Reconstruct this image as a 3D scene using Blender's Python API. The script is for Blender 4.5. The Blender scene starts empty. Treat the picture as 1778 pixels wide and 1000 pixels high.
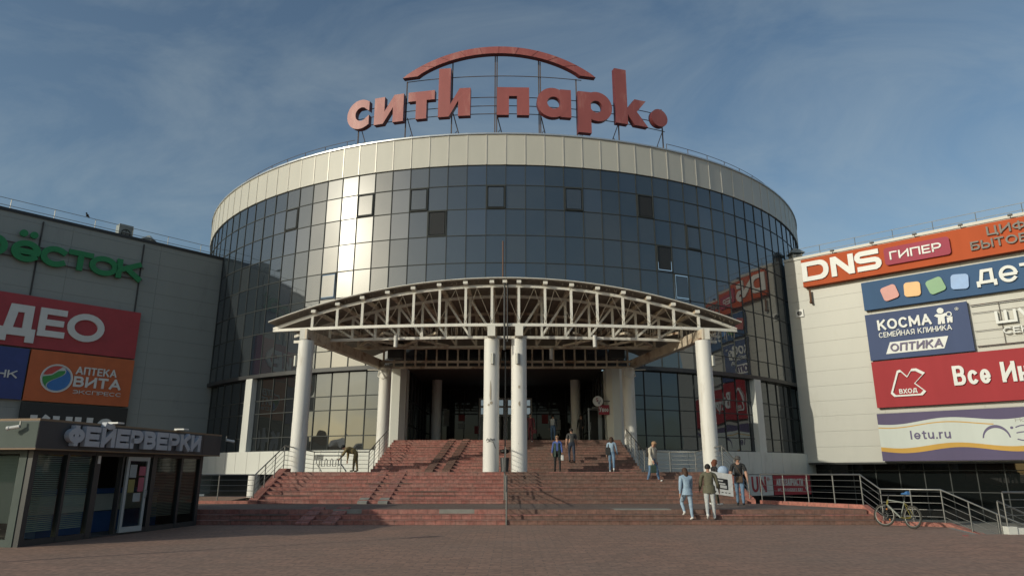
import bpy, bmesh, math, random
from mathutils import Vector, Matrix
random.seed(7)
sc = bpy.context.scene
COL = sc.collection
R_ = math.radians
# ------------------------------------------------------------------ camera, sky, sun, exposure
cam = bpy.data.cameras.new('camera'); camo = bpy.data.objects.new('camera', cam); COL.objects.link(camo)
camo.location = (0, 0, 1.65); camo.rotation_euler = (R_(90 + 15.007), 0, 0)
cam.sensor_width = 36; cam.lens = 36 * 1190 / 1778; cam.clip_end = 3000
sc.camera = camo
SUN_EL, SUN_AZ = 19.5, 235.0
world = bpy.data.worlds.new("World"); sc.world = world; world.use_nodes = True
wt = world.node_tree; bg = wt.nodes['Background']
sky = wt.nodes.new('ShaderNodeTexSky'); sky.sky_type = 'NISHITA'; sky.sun_disc = False
sky.sun_elevation = R_(SUN_EL); sky.sun_rotation = R_(SUN_AZ); sky.altitude = 100
sky.air_density = 1.0; sky.dust_density = 1.6; sky.ozone_density = 1.4
# thin cirrus: streaked noise on the view direction, mixed into the sky
tc = wt.nodes.new('ShaderNodeTexCoord'); mp = wt.nodes.new('ShaderNodeMapping')
mp.inputs['Rotation'].default_value = (0.35, 0.5, 0.6); mp.inputs['Scale'].default_value = (1.1, 3.6, 4.2)
n1 = wt.nodes.new('ShaderNodeTexNoise'); n1.inputs['Scale'].default_value = 1.7; n1.inputs['Detail'].default_value = 9; n1.inputs['Roughness'].default_value = .62
n1.inputs['Distortion'].default_value = .6
cr = wt.nodes.new('ShaderNodeValToRGB'); cr.color_ramp.elements[0].position = .40; cr.color_ramp.elements[1].position = .82
cr.color_ramp.elements[1].color = (.29, .29, .29, 1)
mixc = wt.nodes.new('ShaderNodeMixRGB'); mixc.inputs[2].default_value = (4.7, 5.0, 5.15, 1)
L = wt.links.new
L(tc.outputs['Generated'], mp.inputs[0]); L(mp.outputs[0], n1.inputs['Vector']); L(n1.outputs['Fac'], cr.inputs[0])
L(cr.outputs[0], mixc.inputs[0]); L(sky.outputs[0], mixc.inputs[1]); tint = wt.nodes.new('ShaderNodeMixRGB'); tint.blend_type = 'MULTIPLY'; tint.inputs[0].default_value = 1; tint.inputs[2].default_value = (.965, 1.025, .985, 1)
L(mixc.outputs[0], tint.inputs[1]); L(tint.outputs[0], bg.inputs[0])
bg.inputs[1].default_value = .125
sun = bpy.data.lights.new('sun', 'SUN'); sun.energy = 3.0; sun.angle = R_(.5); sun.color = (1, .94, .77)
suno = bpy.data.objects.new('sun', sun); COL.objects.link(suno); suno.location = (-40, -40, 40)
sd = Vector((math.sin(R_(SUN_AZ)) * math.cos(R_(SUN_EL)), math.cos(R_(SUN_AZ)) * math.cos(R_(SUN_EL)), math.sin(R_(SUN_EL))))
suno.rotation_euler = sd.to_track_quat('Z', 'Y').to_euler()
vs = sc.view_settings; vs.view_transform = 'Standard'; vs.look = 'None'; vs.gamma = 1; vs.exposure = -.25

# ------------------------------------------------------------------ materials
def mat(name, col, rough=.6, metal=0., var=.12, scale=1.5, bump=0., bscale=30., spec=.5, stretch=(1, 1, 1), grime=None, gscale=.6, gpos=.55):
    m = bpy.data.materials.new(name); m.use_nodes = True; nt = m.node_tree; p = nt.nodes['Principled BSDF']
    p.inputs['Roughness'].default_value = rough; p.inputs['Metallic'].default_value = metal
    p.inputs['Specular IOR Level'].default_value = spec
    c = (*col, 1); lk = nt.links.new
    t = nt.nodes.new('ShaderNodeTexCoord'); mpp = nt.nodes.new('ShaderNodeMapping'); mpp.inputs['Scale'].default_value = stretch
    lk(t.outputs['Object'], mpp.inputs[0])
    n = nt.nodes.new('ShaderNodeTexNoise'); n.inputs['Scale'].default_value = scale; n.inputs['Detail'].default_value = 6; n.inputs['Roughness'].default_value = .6
    lk(mpp.outputs[0], n.inputs['Vector'])
    mr = nt.nodes.new('ShaderNodeMapRange'); mr.inputs[1].default_value = .25; mr.inputs[2].default_value = .75
    mr.inputs[3].default_value = 1 - var; mr.inputs[4].default_value = 1 + var; lk(n.outputs['Fac'], mr.inputs[0])
    mx = nt.nodes.new('ShaderNodeVectorMath'); mx.operation = 'SCALE'; mx.inputs[0].default_value = col; lk(mr.outputs[0], mx.inputs['Scale'])
    out = mx.outputs[0]
    if grime:
        n2 = nt.nodes.new('ShaderNodeTexNoise'); n2.inputs['Scale'].default_value = gscale; n2.inputs['Detail'].default_value = 8; n2.inputs['Roughness'].default_value = .7
        lk(mpp.outputs[0], n2.inputs['Vector'])
        r2 = nt.nodes.new('ShaderNodeValToRGB'); r2.color_ramp.elements[0].position = gpos; r2.color_ramp.elements[1].position = gpos + .17; lk(n2.outputs['Fac'], r2.inputs[0])
        m2 = nt.nodes.new('ShaderNodeMixRGB'); m2.inputs[2].default_value = (*grime, 1); lk(r2.outputs[0], m2.inputs[0]); lk(out, m2.inputs[1]); out = m2.outputs[0]
    lk(out, p.inputs['Base Color'])
    if bump:
        b = nt.nodes.new('ShaderNodeBump'); b.inputs['Strength'].default_value = bump; b.inputs['Distance'].default_value = .02
        n3 = nt.nodes.new('ShaderNodeTexNoise'); n3.inputs['Scale'].default_value = bscale; n3.inputs['Detail'].default_value = 4
        lk(mpp.outputs[0], n3.inputs['Vector']); lk(n3.outputs['Fac'], b.inputs['Height']); lk(b.outputs[0], p.inputs['Normal'])
    return m
def brickmat(name, c1, c2, mortar, bw, bh, ms, rough=.75, yz=True, stain=(.1, .08, .07), spos=.52, rot=0., bumps=.4, sscale=.35):
    m = bpy.data.materials.new(name); m.use_nodes = True; nt = m.node_tree; p = nt.nodes['Principled BSDF']; lk = nt.links.new
    t = nt.nodes.new('ShaderNodeTexCoord'); out = t.outputs['Object']
    if yz:   # x along the step, y + z across it: works on treads and on risers
        s = nt.nodes.new('ShaderNodeSeparateXYZ'); lk(out, s.inputs[0]); a = nt.nodes.new('ShaderNodeMixRGB'); ge = nt.nodes.new('ShaderNodeNewGeometry'); sn = nt.nodes.new('ShaderNodeSeparateXYZ'); lk(ge.outputs['Normal'], sn.inputs[0]); ab = nt.nodes.new('ShaderNodeMath'); ab.operation = 'GREATER_THAN'; ab.inputs[1].default_value = .5; lk(sn.outputs[2], ab.inputs[0])
        c1_ = nt.nodes.new('ShaderNodeCombineXYZ'); c2_ = nt.nodes.new('ShaderNodeCombineXYZ'); lk(s.outputs[0], c1_.inputs[0]); lk(s.outputs[2], c1_.inputs[1]); lk(s.outputs[0], c2_.inputs[0]); lk(s.outputs[1], c2_.inputs[1])
        lk(ab.outputs[0], a.inputs[0]); lk(c1_.outputs[0], a.inputs[1]); lk(c2_.outputs[0], a.inputs[2]); out = a.outputs[0]
    mp2 = nt.nodes.new('ShaderNodeMapping'); mp2.inputs['Rotation'].default_value = (0, 0, rot); lk(out, mp2.inputs[0])
    b = nt.nodes.new('ShaderNodeTexBrick'); b.inputs['Color1'].default_value = (*c1, 1); b.inputs['Color2'].default_value = (*c2, 1); b.inputs['Mortar'].default_value = (*mortar, 1)
    b.inputs['Scale'].default_value = 1; b.inputs['Brick Width'].default_value = bw; b.inputs['Row Height'].default_value = bh; b.inputs['Mortar Size'].default_value = ms
    lk(mp2.outputs[0], b.inputs['Vector'])
    n = nt.nodes.new('ShaderNodeTexNoise'); n.inputs['Scale'].default_value = sscale; n.inputs['Detail'].default_value = 10; n.inputs['Roughness'].default_value = .68; lk(t.outputs['Object'], n.inputs['Vector'])
    r = nt.nodes.new('ShaderNodeValToRGB'); r.color_ramp.elements[0].position = spos - .12; r.color_ramp.elements[1].position = spos + .2; r.color_ramp.elements[1].color = (.75, .75, .75, 1); lk(n.outputs['Fac'], r.inputs[0])
    x = nt.nodes.new('ShaderNodeMixRGB'); x.inputs[2].default_value = (*stain, 1); lk(r.outputs[0], x.inputs[0]); lk(b.outputs['Color'], x.inputs[1])
    n4 = nt.nodes.new('ShaderNodeTexNoise'); n4.inputs['Scale'].default_value = 9; n4.inputs['Detail'].default_value = 5; lk(t.outputs['Object'], n4.inputs['Vector'])
    mr = nt.nodes.new('ShaderNodeMapRange'); mr.inputs[1].default_value = .3; mr.inputs[2].default_value = .7; mr.inputs[3].default_value = .72; mr.inputs[4].default_value = 1.25; lk(n4.outputs['Fac'], mr.inputs[0])
    v = nt.nodes.new('ShaderNodeVectorMath'); v.operation = 'SCALE'; lk(x.outputs[0], v.inputs[0]); lk(mr.outputs[0], v.inputs['Scale']); lk(v.outputs[0], p.inputs['Base Color'])
    p.inputs['Roughness'].default_value = rough
    bp = nt.nodes.new('ShaderNodeBump'); bp.inputs['Strength'].default_value = bumps; bp.inputs['Distance'].default_value = .012
    ad = nt.nodes.new('ShaderNodeMath'); ad.operation = 'ADD'; inv = nt.nodes.new('ShaderNodeMath'); inv.operation = 'SUBTRACT'; inv.inputs[0].default_value = 1; lk(b.outputs['Fac'], inv.inputs[1])
    lk(inv.outputs[0], ad.inputs[0]); lk(n4.outputs['Fac'], ad.inputs[1]); lk(ad.outputs[0], bp.inputs['Height']); lk(bp.outputs[0], p.inputs['Normal'])
    return m
def glassmat(name, base, tint=(1, 1, 1), ior=2.3, rough=.015, haze=.19, wav=.0):
    """coated solar glass: a dark pane with a strong clear reflection and a weak hazy one"""
    m = bpy.data.materials.new(name); m.use_nodes = True; nt = m.node_tree; lk = nt.links.new
    p = nt.nodes['Principled BSDF']; p.inputs['Base Color'].default_value = (*base, 1); p.inputs['Roughness'].default_value = rough; p.inputs['IOR'].default_value = ior
    p.inputs['Specular Tint'].default_value = (*tint, 1)
    q = nt.nodes.new('ShaderNodeBsdfPrincipled'); q.inputs['Base Color'].default_value = (*base, 1); q.inputs['Roughness'].default_value = .25; q.inputs['IOR'].default_value = ior
    x = nt.nodes.new('ShaderNodeMixShader'); x.inputs[0].default_value = haze
    lk(p.outputs[0], x.inputs[1]); lk(q.outputs[0], x.inputs[2]); lk(x.outputs[0], nt.nodes['Material Output'].inputs[0])
    if wav:
        t = nt.nodes.new('ShaderNodeTexCoord'); n = nt.nodes.new('ShaderNodeTexNoise'); n.inputs['Scale'].default_value = .55; n.inputs['Detail'].default_value = 1
        lk(t.outputs['Object'], n.inputs['Vector']); b = nt.nodes.new('ShaderNodeBump'); b.inputs['Strength'].default_value = wav; b.inputs['Distance'].default_value = .02
        lk(n.outputs['Fac'], b.inputs['Height']); lk(b.outputs[0], p.inputs['Normal'])
    return m
MT = {}
def D(k, *a, **kw): MT[k] = mat(k, *a, **kw)
MT['glass'] = glassmat('dark_glass', (.017, .024, .031), ior=2.2, wav=.45)
MT['glass_b'] = glassmat('dark_glass_grey', (.030, .036, .041), ior=2.1, wav=.6)
MT['glass_c'] = glassmat('dark_glass_blue', (.010, .016, .026), ior=2.4, wav=.35)
MT['glass_low'] = glassmat('lower_glass', (.014, .016, .016), tint=(.86, .95, 1.1), ior=1.85, haze=.06, wav=.7)
MT['glass_in'] = glassmat('hall_glass', (.030, .029, .027), ior=1.38, haze=.05)
MT['glass_dark'] = glassmat('ground_floor_glass', (.005, .007, .0075), ior=1.42, haze=.05)
MT['shop_glass'] = glassmat('shop_glass', (.02, .022, .02), ior=1.55, haze=.06, wav=.3)
D('mullion', (.045, .05, .05), .6, 0, spec=.2)
D('sash', (.04, .045, .045), .55, 0, spec=.2)
D('parapet', (.45, .445, .40), .5, .0, var=.05, scale=.9, spec=.6, stretch=(1, 1, .25), bump=.03, bscale=1.2)
D('rib', (.52, .50, .45), .4, .2)
D('coping', (.55, .56, .56), .3, .7)
D('dark_metal', (.04, .042, .045), .5, .3)
D('roof', (.2, .2, .2), .8)
D('white_wall', (.60, .61, .57), .5, var=.07, scale=.8, grime=(.42, .42, .38), gscale=.9, stretch=(1, 1, .2), gpos=.6)
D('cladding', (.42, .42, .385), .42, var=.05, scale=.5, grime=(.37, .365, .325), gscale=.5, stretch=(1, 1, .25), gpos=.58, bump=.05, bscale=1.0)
D('cladding_shaded', (.26, .285, .275), .45, var=.05, scale=.5, grime=(.215, .235, .23), gscale=.5, stretch=(1, 1, .25), gpos=.58, bump=.05, bscale=1.0)  # cream cladding again, with the left wing's shade put into the colour
D('column', (.68, .67, .635), .55, var=.06, scale=1.2, grime=(.46, .42, .36), gscale=2.2, stretch=(1, 1, .16), gpos=.56, bump=.06)
D('chip', (.36, .32, .26), .9)
D('steel_white', (.70, .68, .62), .5, var=.10, scale=2.5, grime=(.34, .20, .11), gscale=1.6, gpos=.63)
D('steel_rust', (.56, .49, .39), .6, var=.2, scale=2, grime=(.24, .13, .07), gscale=1.2, gpos=.5)
D('sheet', (.21, .185, .155), .7, var=.2, scale=3)
D('rust', (.16, .08, .045), .85, var=.3, scale=8)
D('wire', (.20, .17, .13), .8)
D('stainless', (.24, .24, .23), .40, .8, var=.05)
D('grey_pipe', (.30, .30, .28), .45, .5)
D('sign_red', (.30, .088, .082), .45, var=.12, scale=1.1, grime=(.38, .17, .15), gscale=1.1, stretch=(1, 1, .3), gpos=.52)
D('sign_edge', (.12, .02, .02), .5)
D('frame_steel', (.09, .07, .065), .7, grime=(.14, .07, .04), gscale=2)
D('dark_wall', (.03, .032, .034), .6)
D('concrete', (.24, .235, .21), .85, var=.2, scale=3, bump=.3)
D('interior', (.07, .065, .06), .8)
D('lamp_white', (.62, .62, .6), .4)
D('black', (.012, .012, .013), .5)
D('rubber', (.02, .02, .02), .8)
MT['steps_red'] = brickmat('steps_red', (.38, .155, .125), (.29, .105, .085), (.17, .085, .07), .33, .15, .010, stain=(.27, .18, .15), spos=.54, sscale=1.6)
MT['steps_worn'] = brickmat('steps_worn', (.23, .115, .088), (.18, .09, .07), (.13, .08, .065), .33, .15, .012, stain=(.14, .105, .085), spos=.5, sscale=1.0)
MT['landing'] = brickmat('landing', (.17, .115, .092), (.15, .10, .082), (.12, .09, .075), .2, .1, .008, stain=(.19, .16, .135), spos=.52, sscale=.6)
MT['plaza'] = brickmat('plaza', (.37, .215, .155), (.26, .158, .115), (.19, .128, .098), .4, .2, .012, yz=False, stain=(.23, .165, .13), spos=.49, rot=.0, bumps=.5, sscale=.22)
MT['curb'] = brickmat('curb', (.38, .15, .115), (.32, .12, .09), (.2, .12, .09), .4, .3, .008, stain=(.22, .12, .1), spos=.6)
def cm(k, col, rough=.8, **kw):
    if k not in MT: MT[k] = mat(k, col, rough, bump=.25, bscale=60, var=.15, scale=12, **kw)
    return k
# ------------------------------------------------------------------ mesh builder
WL = {}          # world base point of every empty
class MB:
    def __init__(s): s.v = []; s.f = []; s.m = []; s.cur = 0; s.smooth = set()
    def quad(s, *p):
        b = len(s.v); s.v += [tuple(q) for q in p]; s.f.append(tuple(range(b, b + len(p)))); s.m.append(s.cur); return s
    def hexa(s, p):
        b = len(s.v); s.v += [tuple(q) for q in p]
        for f in ((0, 3, 2, 1), (4, 5, 6, 7), (0, 1, 5, 4), (1, 2, 6, 5), (2, 3, 7, 6), (3, 0, 4, 7)):
            s.f.append(tuple(b + i for i in f)); s.m.append(s.cur)
        return s
    def box(s, x0, x1, y0, y1, z0, z1):
        return s.hexa([(x0, y0, z0), (x1, y0, z0), (x1, y1, z0), (x0, y1, z0), (x0, y0, z1), (x1, y0, z1), (x1, y1, z1), (x0, y1, z1)])
    def obox(s, pl, s0, s1, z0, z1, d0, d1):
        return s.hexa([pl(s0, z0, d0), pl(s1, z0, d0), pl(s1, z0, d1), pl(s0, z0, d1), pl(s0, z1, d0), pl(s1, z1, d0), pl(s1, z1, d1), pl(s0, z1, d1)])
    def bar(s, p, q, w, h=None, up=(0, 0, 1)):
        h = h or w; p = Vector(p); q = Vector(q); t = (q - p).normalized(); u = Vector(up)
        if abs(t.dot(u)) > .98: u = Vector((0, 1, 0))
        a = t.cross(u).normalized() * w / 2; b = a.cross(t).normalized() * h / 2
        return s.hexa([p - a - b, p + a - b, q + a - b, q - a - b, p - a + b, p + a + b, q + a + b, q - a + b])
    def tube(s, pts, r, n=8, closed=False, cap=True):
        pts = [Vector(p) for p in pts]; N = len(pts); rr = r if isinstance(r, (list, tuple)) else [r] * N
        base = len(s.v); prev = None
        for i, p in enumerate(pts):
            if closed: t = (pts[(i + 1) % N] - pts[i - 1])
            else: t = (pts[min(i + 1, N - 1)] - pts[max(i - 1, 0)])
            t.normalize()
            if prev is None:
                u = Vector((0, 0, 1)) if abs(t.z) < .9 else Vector((1, 0, 0)); a = t.cross(u).normalized()
            else:
                a = (prev - t * prev.dot(t)).normalized()
            prev = a; b = t.cross(a)
            for k in range(n):
                g = 2 * math.pi * k / n; s.v.append(tuple(p + (a * math.cos(g) + b * math.sin(g)) * rr[i]))
        for i in range(N if closed else N - 1):
            j = (i + 1) % N
            for k in range(n):
                l = (k + 1) % n; s.smooth.add(len(s.f)); s.f.append((base + i * n + k, base + i * n + l, base + j * n + l, base + j * n + k)); s.m.append(s.cur)
        if cap and not closed:
            for q in (range(n - 1, -1, -1), range((N - 1) * n, N * n)):
                b2 = len(s.v); s.v += [s.v[base + k] for k in q]; s.f.append(tuple(range(b2, b2 + n))); s.m.append(s.cur)
        return s
    def ball(s, c, r, n=12, k=8, sc_=(1, 1, 1)):
        c = Vector(c); base = len(s.v)
        for i in range(k + 1):
            th = math.pi * i / k
            for j in range(n):
                g = 2 * math.pi * j / n; s.v.append((c.x + r * sc_[0] * math.sin(th) * math.cos(g), c.y + r * sc_[1] * math.sin(th) * math.sin(g), c.z + r * sc_[2] * math.cos(th)))
        for i in range(k):
            for j in range(n):
                l = (j + 1) % n; s.smooth.add(len(s.f)); s.f.append((base + i * n + j, base + (i + 1) * n + j, base + (i + 1) * n + l, base + i * n + l)); s.m.append(s.cur)
        return s
    def poly(s, pts, fn, d0, d1):
        """a flat outline (2-D) given depth d0..d1 through fn(x, y, d)"""
        b = len(s.v); n = len(pts); s.v += [tuple(fn(x, y, d1)) for x, y in pts] + [tuple(fn(x, y, d0)) for x, y in pts]
        s.f.append(tuple(range(b, b + n))); s.m.append(s.cur); s.f.append(tuple(range(b + 2 * n - 1, b + n - 1, -1))); s.m.append(s.cur)
        for i in range(n):
            j = (i + 1) % n; s.f.append((b + i, b + n + i, b + n + j, b + j)); s.m.append(s.cur)
        return s
    def strip(s, o, i_, fn, d0, d1, closed=True):
        """a band between two matching outlines (a ring, an arc), given depth"""
        n = len(o); b = len(s.v)
        for P, d in ((o, d1), (i_, d1), (o, d0), (i_, d0)): s.v += [tuple(fn(x, y, d)) for x, y in P]
        for k in range(n if closed else n - 1):
            j = (k + 1) % n
            for q in ((k, j, n + j, n + k), (2 * n + k, 3 * n + k, 3 * n + j, 2 * n + j), (k, 2 * n + k, 2 * n + j, j), (n + k, n + j, 3 * n + j, 3 * n + k)):
                s.f.append(tuple(b + t for t in q)); s.m.append(s.cur)
        if not closed:
            for k in (0, n - 1): s.f.append((b + k, b + n + k, b + 3 * n + k, b + 2 * n + k)); s.m.append(s.cur)
        return s
    def build(s, name, mats, parent=None, kind=None, recalc=True, label=None, allsmooth=False):
        o0 = WL.get(parent.name, Vector((0, 0, 0))) if parent else Vector((0, 0, 0))
        me = bpy.data.meshes.new(name)
        me.from_pydata([(x - o0.x, y - o0.y, z - o0.z) for x, y, z in s.v], [], s.f)
        for k in ([mats] if isinstance(mats, str) else mats): me.materials.append(MT[k])
        for i, p in enumerate(me.polygons):
            p.material_index = s.m[i]; p.use_smooth = allsmooth or i in s.smooth
        if recalc:
            bm = bmesh.new(); bm.from_mesh(me); bmesh.ops.recalc_face_normals(bm, faces=bm.faces); bm.to_mesh(me); bm.free()
        me.update()
        o = bpy.data.objects.new(name, me); COL.objects.link(o)
        if parent: o.parent = parent; WL[o.name] = o0
        if kind: o['kind'] = kind
        if label: o['label'] = label
        return o
def thing(name, label, cat, loc, group=None, rz=0.):
    o = bpy.data.objects.new(name, None); COL.objects.link(o); o.location = loc; o.rotation_euler = (0, 0, rz); o.empty_display_size = .3
    o['label'] = label; o['category'] = cat
    if group: o['group'] = group
    WL[o.name] = Vector(loc); return o
def tag(o, label, cat, group=None):
    o['label'] = label; o['category'] = cat
    if group: o['group'] = group
    return o
def struct(mb, name, mats): return mb.build(name, mats, kind='structure')
def dup(root, loc=None, label=None, rz=None):
    r = root.copy(); COL.objects.link(r); WL[r.name] = Vector(loc) if loc else WL[root.name]
    if loc: r.location = loc
    if rz is not None: r.rotation_euler.z = rz
    if label: r['label'] = label
    for ch in list(root.children):
        c = ch.copy(); COL.objects.link(c); c.parent = r
        for g in list(ch.children):
            d = g.copy(); COL.objects.link(d); d.parent = c
    return r
def plane(A, r, n):
    A = Vector((*A, 0)); r = Vector((*r, 0)); n = Vector((*n, 0))
    return lambda s, z, d=0.: A + r * s + n * d + Vector((0, 0, z))
def stroke(path, w):
    """outline polygon of a stroked open path"""
    P = [Vector((*p, 0)) for p in path]; l, r = [], []
    for i, p in enumerate(P):
        a = (P[i] - P[i - 1]).normalized() if i else None; b = (P[i + 1] - P[i]).normalized() if i < len(P) - 1 else None
        a = a or b; b = b or a; t = (a + b).normalized(); n = Vector((-t.y, t.x, 0)); k = w / 2 / max(.35, n.dot(Vector((-a.y, a.x, 0))))
        l.append((p + n * k)[:2]); r.append((p - n * k)[:2])
    return l, r
def arc(cx, cy, rx, ry, a0, a1, n=16): return [(cx + rx * math.cos(R_(a0 + (a1 - a0) * i / n)), cy + ry * math.sin(R_(a0 + (a1 - a0) * i / n))) for i in range(n + 1)]
def rrect(x0, x1, y0, y1, r, n=4):
    return arc(x1 - r, y1 - r, r, r, 0, 90, n) + arc(x0 + r, y1 - r, r, r, 90, 180, n) + arc(x0 + r, y0 + r, r, r, 180, 270, n) + arc(x1 - r, y0 + r, r, r, 270, 360, n)
# lettering: every character is a few strokes in a unit box (square ends), laid at a weight and fitted to a box on a plane
def A_(cx, cy, rx, ry, a0, a1, n=10): return arc(cx, cy, rx, ry, a0, a1, n)
RING = 'ring'
GL = {
 'А': (.95, [[(0, 0), (.5, 1)], [(1, 0), (.5, 1)], [(.22, .3), (.78, .3)]]), 'Б': (.8, [[(.92, 1), (0, 1), (0, 0), (.62, 0)] + A_(.62, .28, .38, .28, -70, 70, 8) + [(.62, .56), (.06, .56)]]),
 'В': (.8, [[(.55, .53), (0, .53), (0, 1), (.58, 1)] + A_(.58, .765, .34, .235, 70, -70, 8) + [(.56, .53)], [(0, .5), (0, 0), (.6, 0)] + A_(.6, .265, .4, .265, -70, 70, 8) + [(.55, .53)]]),
 'Г': (.66, [[(0, 0), (0, 1), (1, 1)]]), 'Д': (1.0, [[(.16, .2), (.3, 1), (.84, 1), (.84, .2)], [(0, -.06), (0, .16), (1, .16), (1, -.06)]]), 'Е': (.7, [[(1, 1), (0, 1), (0, 0), (1, 0)], [(.06, .5), (.9, .5)]]),
 'Ж': (1.2, [[(.5, 0), (.5, 1)], [(.02, 1), (.44, .5)], [(.02, 0), (.44, .5)], [(.98, 1), (.56, .5)], [(.98, 0), (.56, .5)]]),
 'З': (.75, [[(0, .86)] + A_(.5, .77, .42, .23, 140, -80, 10), [(.4, .52)] + A_(.5, .26, .5, .26, 80, -150, 12)]),
 'И': (.88, [[(0, 0), (0, 1)], [(1, 0), (1, 1)], [(.03, .1), (.97, .9)]]), 'К': (.86, [[(0, 0), (0, 1)], [(.92, 1), (.12, .46)], [(.36, .6), (.98, 0)]]), 'Л': (.88, [[(0, 0), (.12, .02), (.28, 1), (1, 1), (1, 0)]]),
 'М': (1.05, [[(0, 0), (0, 1)], [(1, 0), (1, 1)], [(.04, .92), (.5, .22)], [(.96, .92), (.5, .22)]]), 'Н': (.85, [[(0, 0), (0, 1)], [(1, 0), (1, 1)], [(.05, .5), (.95, .5)]]), 'О': (1.0, RING), 'П': (.85, [[(0, 0), (0, 1), (1, 1), (1, 0)]]),
 'Р': (.78, [[(0, 0), (0, 1), (.6, 1)] + A_(.6, .7, .4, .3, 70, -70, 8) + [(.6, .4), (.06, .4)]]), 'С': (.9, [A_(.53, .5, .53, .5, 48, 312, 18)]), 'Т': (.8, [[(0, 1), (1, 1)], [(.5, 0), (.5, .95)]]), 'У': (.85, [[(0, 1), (.5, .36)], [(1, 1), (.42, .1), (.2, 0), (.08, 0)]]),
 'Ф': (1.05, None), 'Х': (.88, [[(0, 0), (1, 1)], [(0, 1), (1, 0)]]), 'Ц': (.92, [[(0, 1), (0, 0), (.86, 0), (.86, 1)], [(.9, 0), (1, 0), (1, -.16)]]), 'Ч': (.8, [[(0, 1), (0, .6), (.15, .45), (.95, .45)], [(1, 0), (1, 1)]]), 'Ш': (1.15, [[(0, 1), (0, 0), (1, 0), (1, 1)], [(.5, .05), (.5, 1)]]),
 'Ы': (1.05, [[(0, 1), (0, 0), (.4, 0)] + A_(.4, .29, .3, .29, -70, 70, 8) + [(.4, .58), (.05, .58)], [(1, 0), (1, 1)]]), 'Ь': (.78, [[(0, 1), (0, 0), (.6, 0)] + A_(.6, .29, .4, .29, -70, 70, 8) + [(.6, .58), (.06, .58)]]),
 'Я': (.82, [[(1, 0), (1, 1), (.42, 1)] + A_(.42, .7, .42, .3, 110, 250, 8) + [(.42, .4), (.94, .4)], [(.5, .36), (.02, 0)]]), 'Э': (.85, [A_(.42, .5, .56, .5, 130, -130, 18), [(.3, .5), (.9, .5)]]),
 'е': (.9, [A_(.5, .5, .5, .5, 8, 318, 20), [(.06, .47), (.94, .47)]]), 'р': (.9, [[(0, -.4), (0, 1)], RING]), 'у': (.85, [[(0, 1), (.5, .1)], [(1, 1), (.4, -.4)]]), 'а': (.9, [[(1, 0), (1, 1)], RING]),
 'l': (.4, [[(.5, 0), (.5, 1.42)]]), 't': (.62, [[(.45, 1.3), (.45, .25), (.6, 0), (1, 0)], [(0, 1), (1, 1)]]), 'u': (.82, [[(0, 1), (0, .3)] + A_(.42, .36, .42, .36, 190, 330, 8), [(1, 0), (1, 1)]]), 'r': (.55, [[(0, 0), (0, 1)], [(.04, .7), (.45, .98), (1, 1)]]), '.': (.26, [[(.5, 0), (.5, .02)]]), ',': (.26, [[(.5, .02), (.3, -.2)]]),
 'U': (.85, [[(0, 1), (0, .35)] + A_(.5, .38, .5, .38, 185, 355, 10) + [(1, 1)]]), 'N': (.88, [[(0, 0), (0, 1)], [(1, 0), (1, 1)], [(.03, .95), (.97, .05)]]), 'S': (.75, [A_(.5, .75, .48, .25, 30, 260, 10) + A_(.5, .25, .48, .25, 80, -150, 10)]), 'V': (.85, [[(0, 1), (.5, .02)], [(1, 1), (.5, .02)]]), 'O': (1., RING), '®': (1., None), ' ': (.42, [])}
for lo, up_ in zip('вксмнтийоыьзшпгд', 'ВКСМНТИЙОЫЬЗШПГД'):
    if up_ in GL: GL[lo] = GL[up_]
GL['Й'] = GL['й'] = (.88, GL['И'][1] + [[(.22, 1.34), (.4, 1.27), (.6, 1.27), (.78, 1.34)]]); GL['e'] = GL['е']
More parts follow.
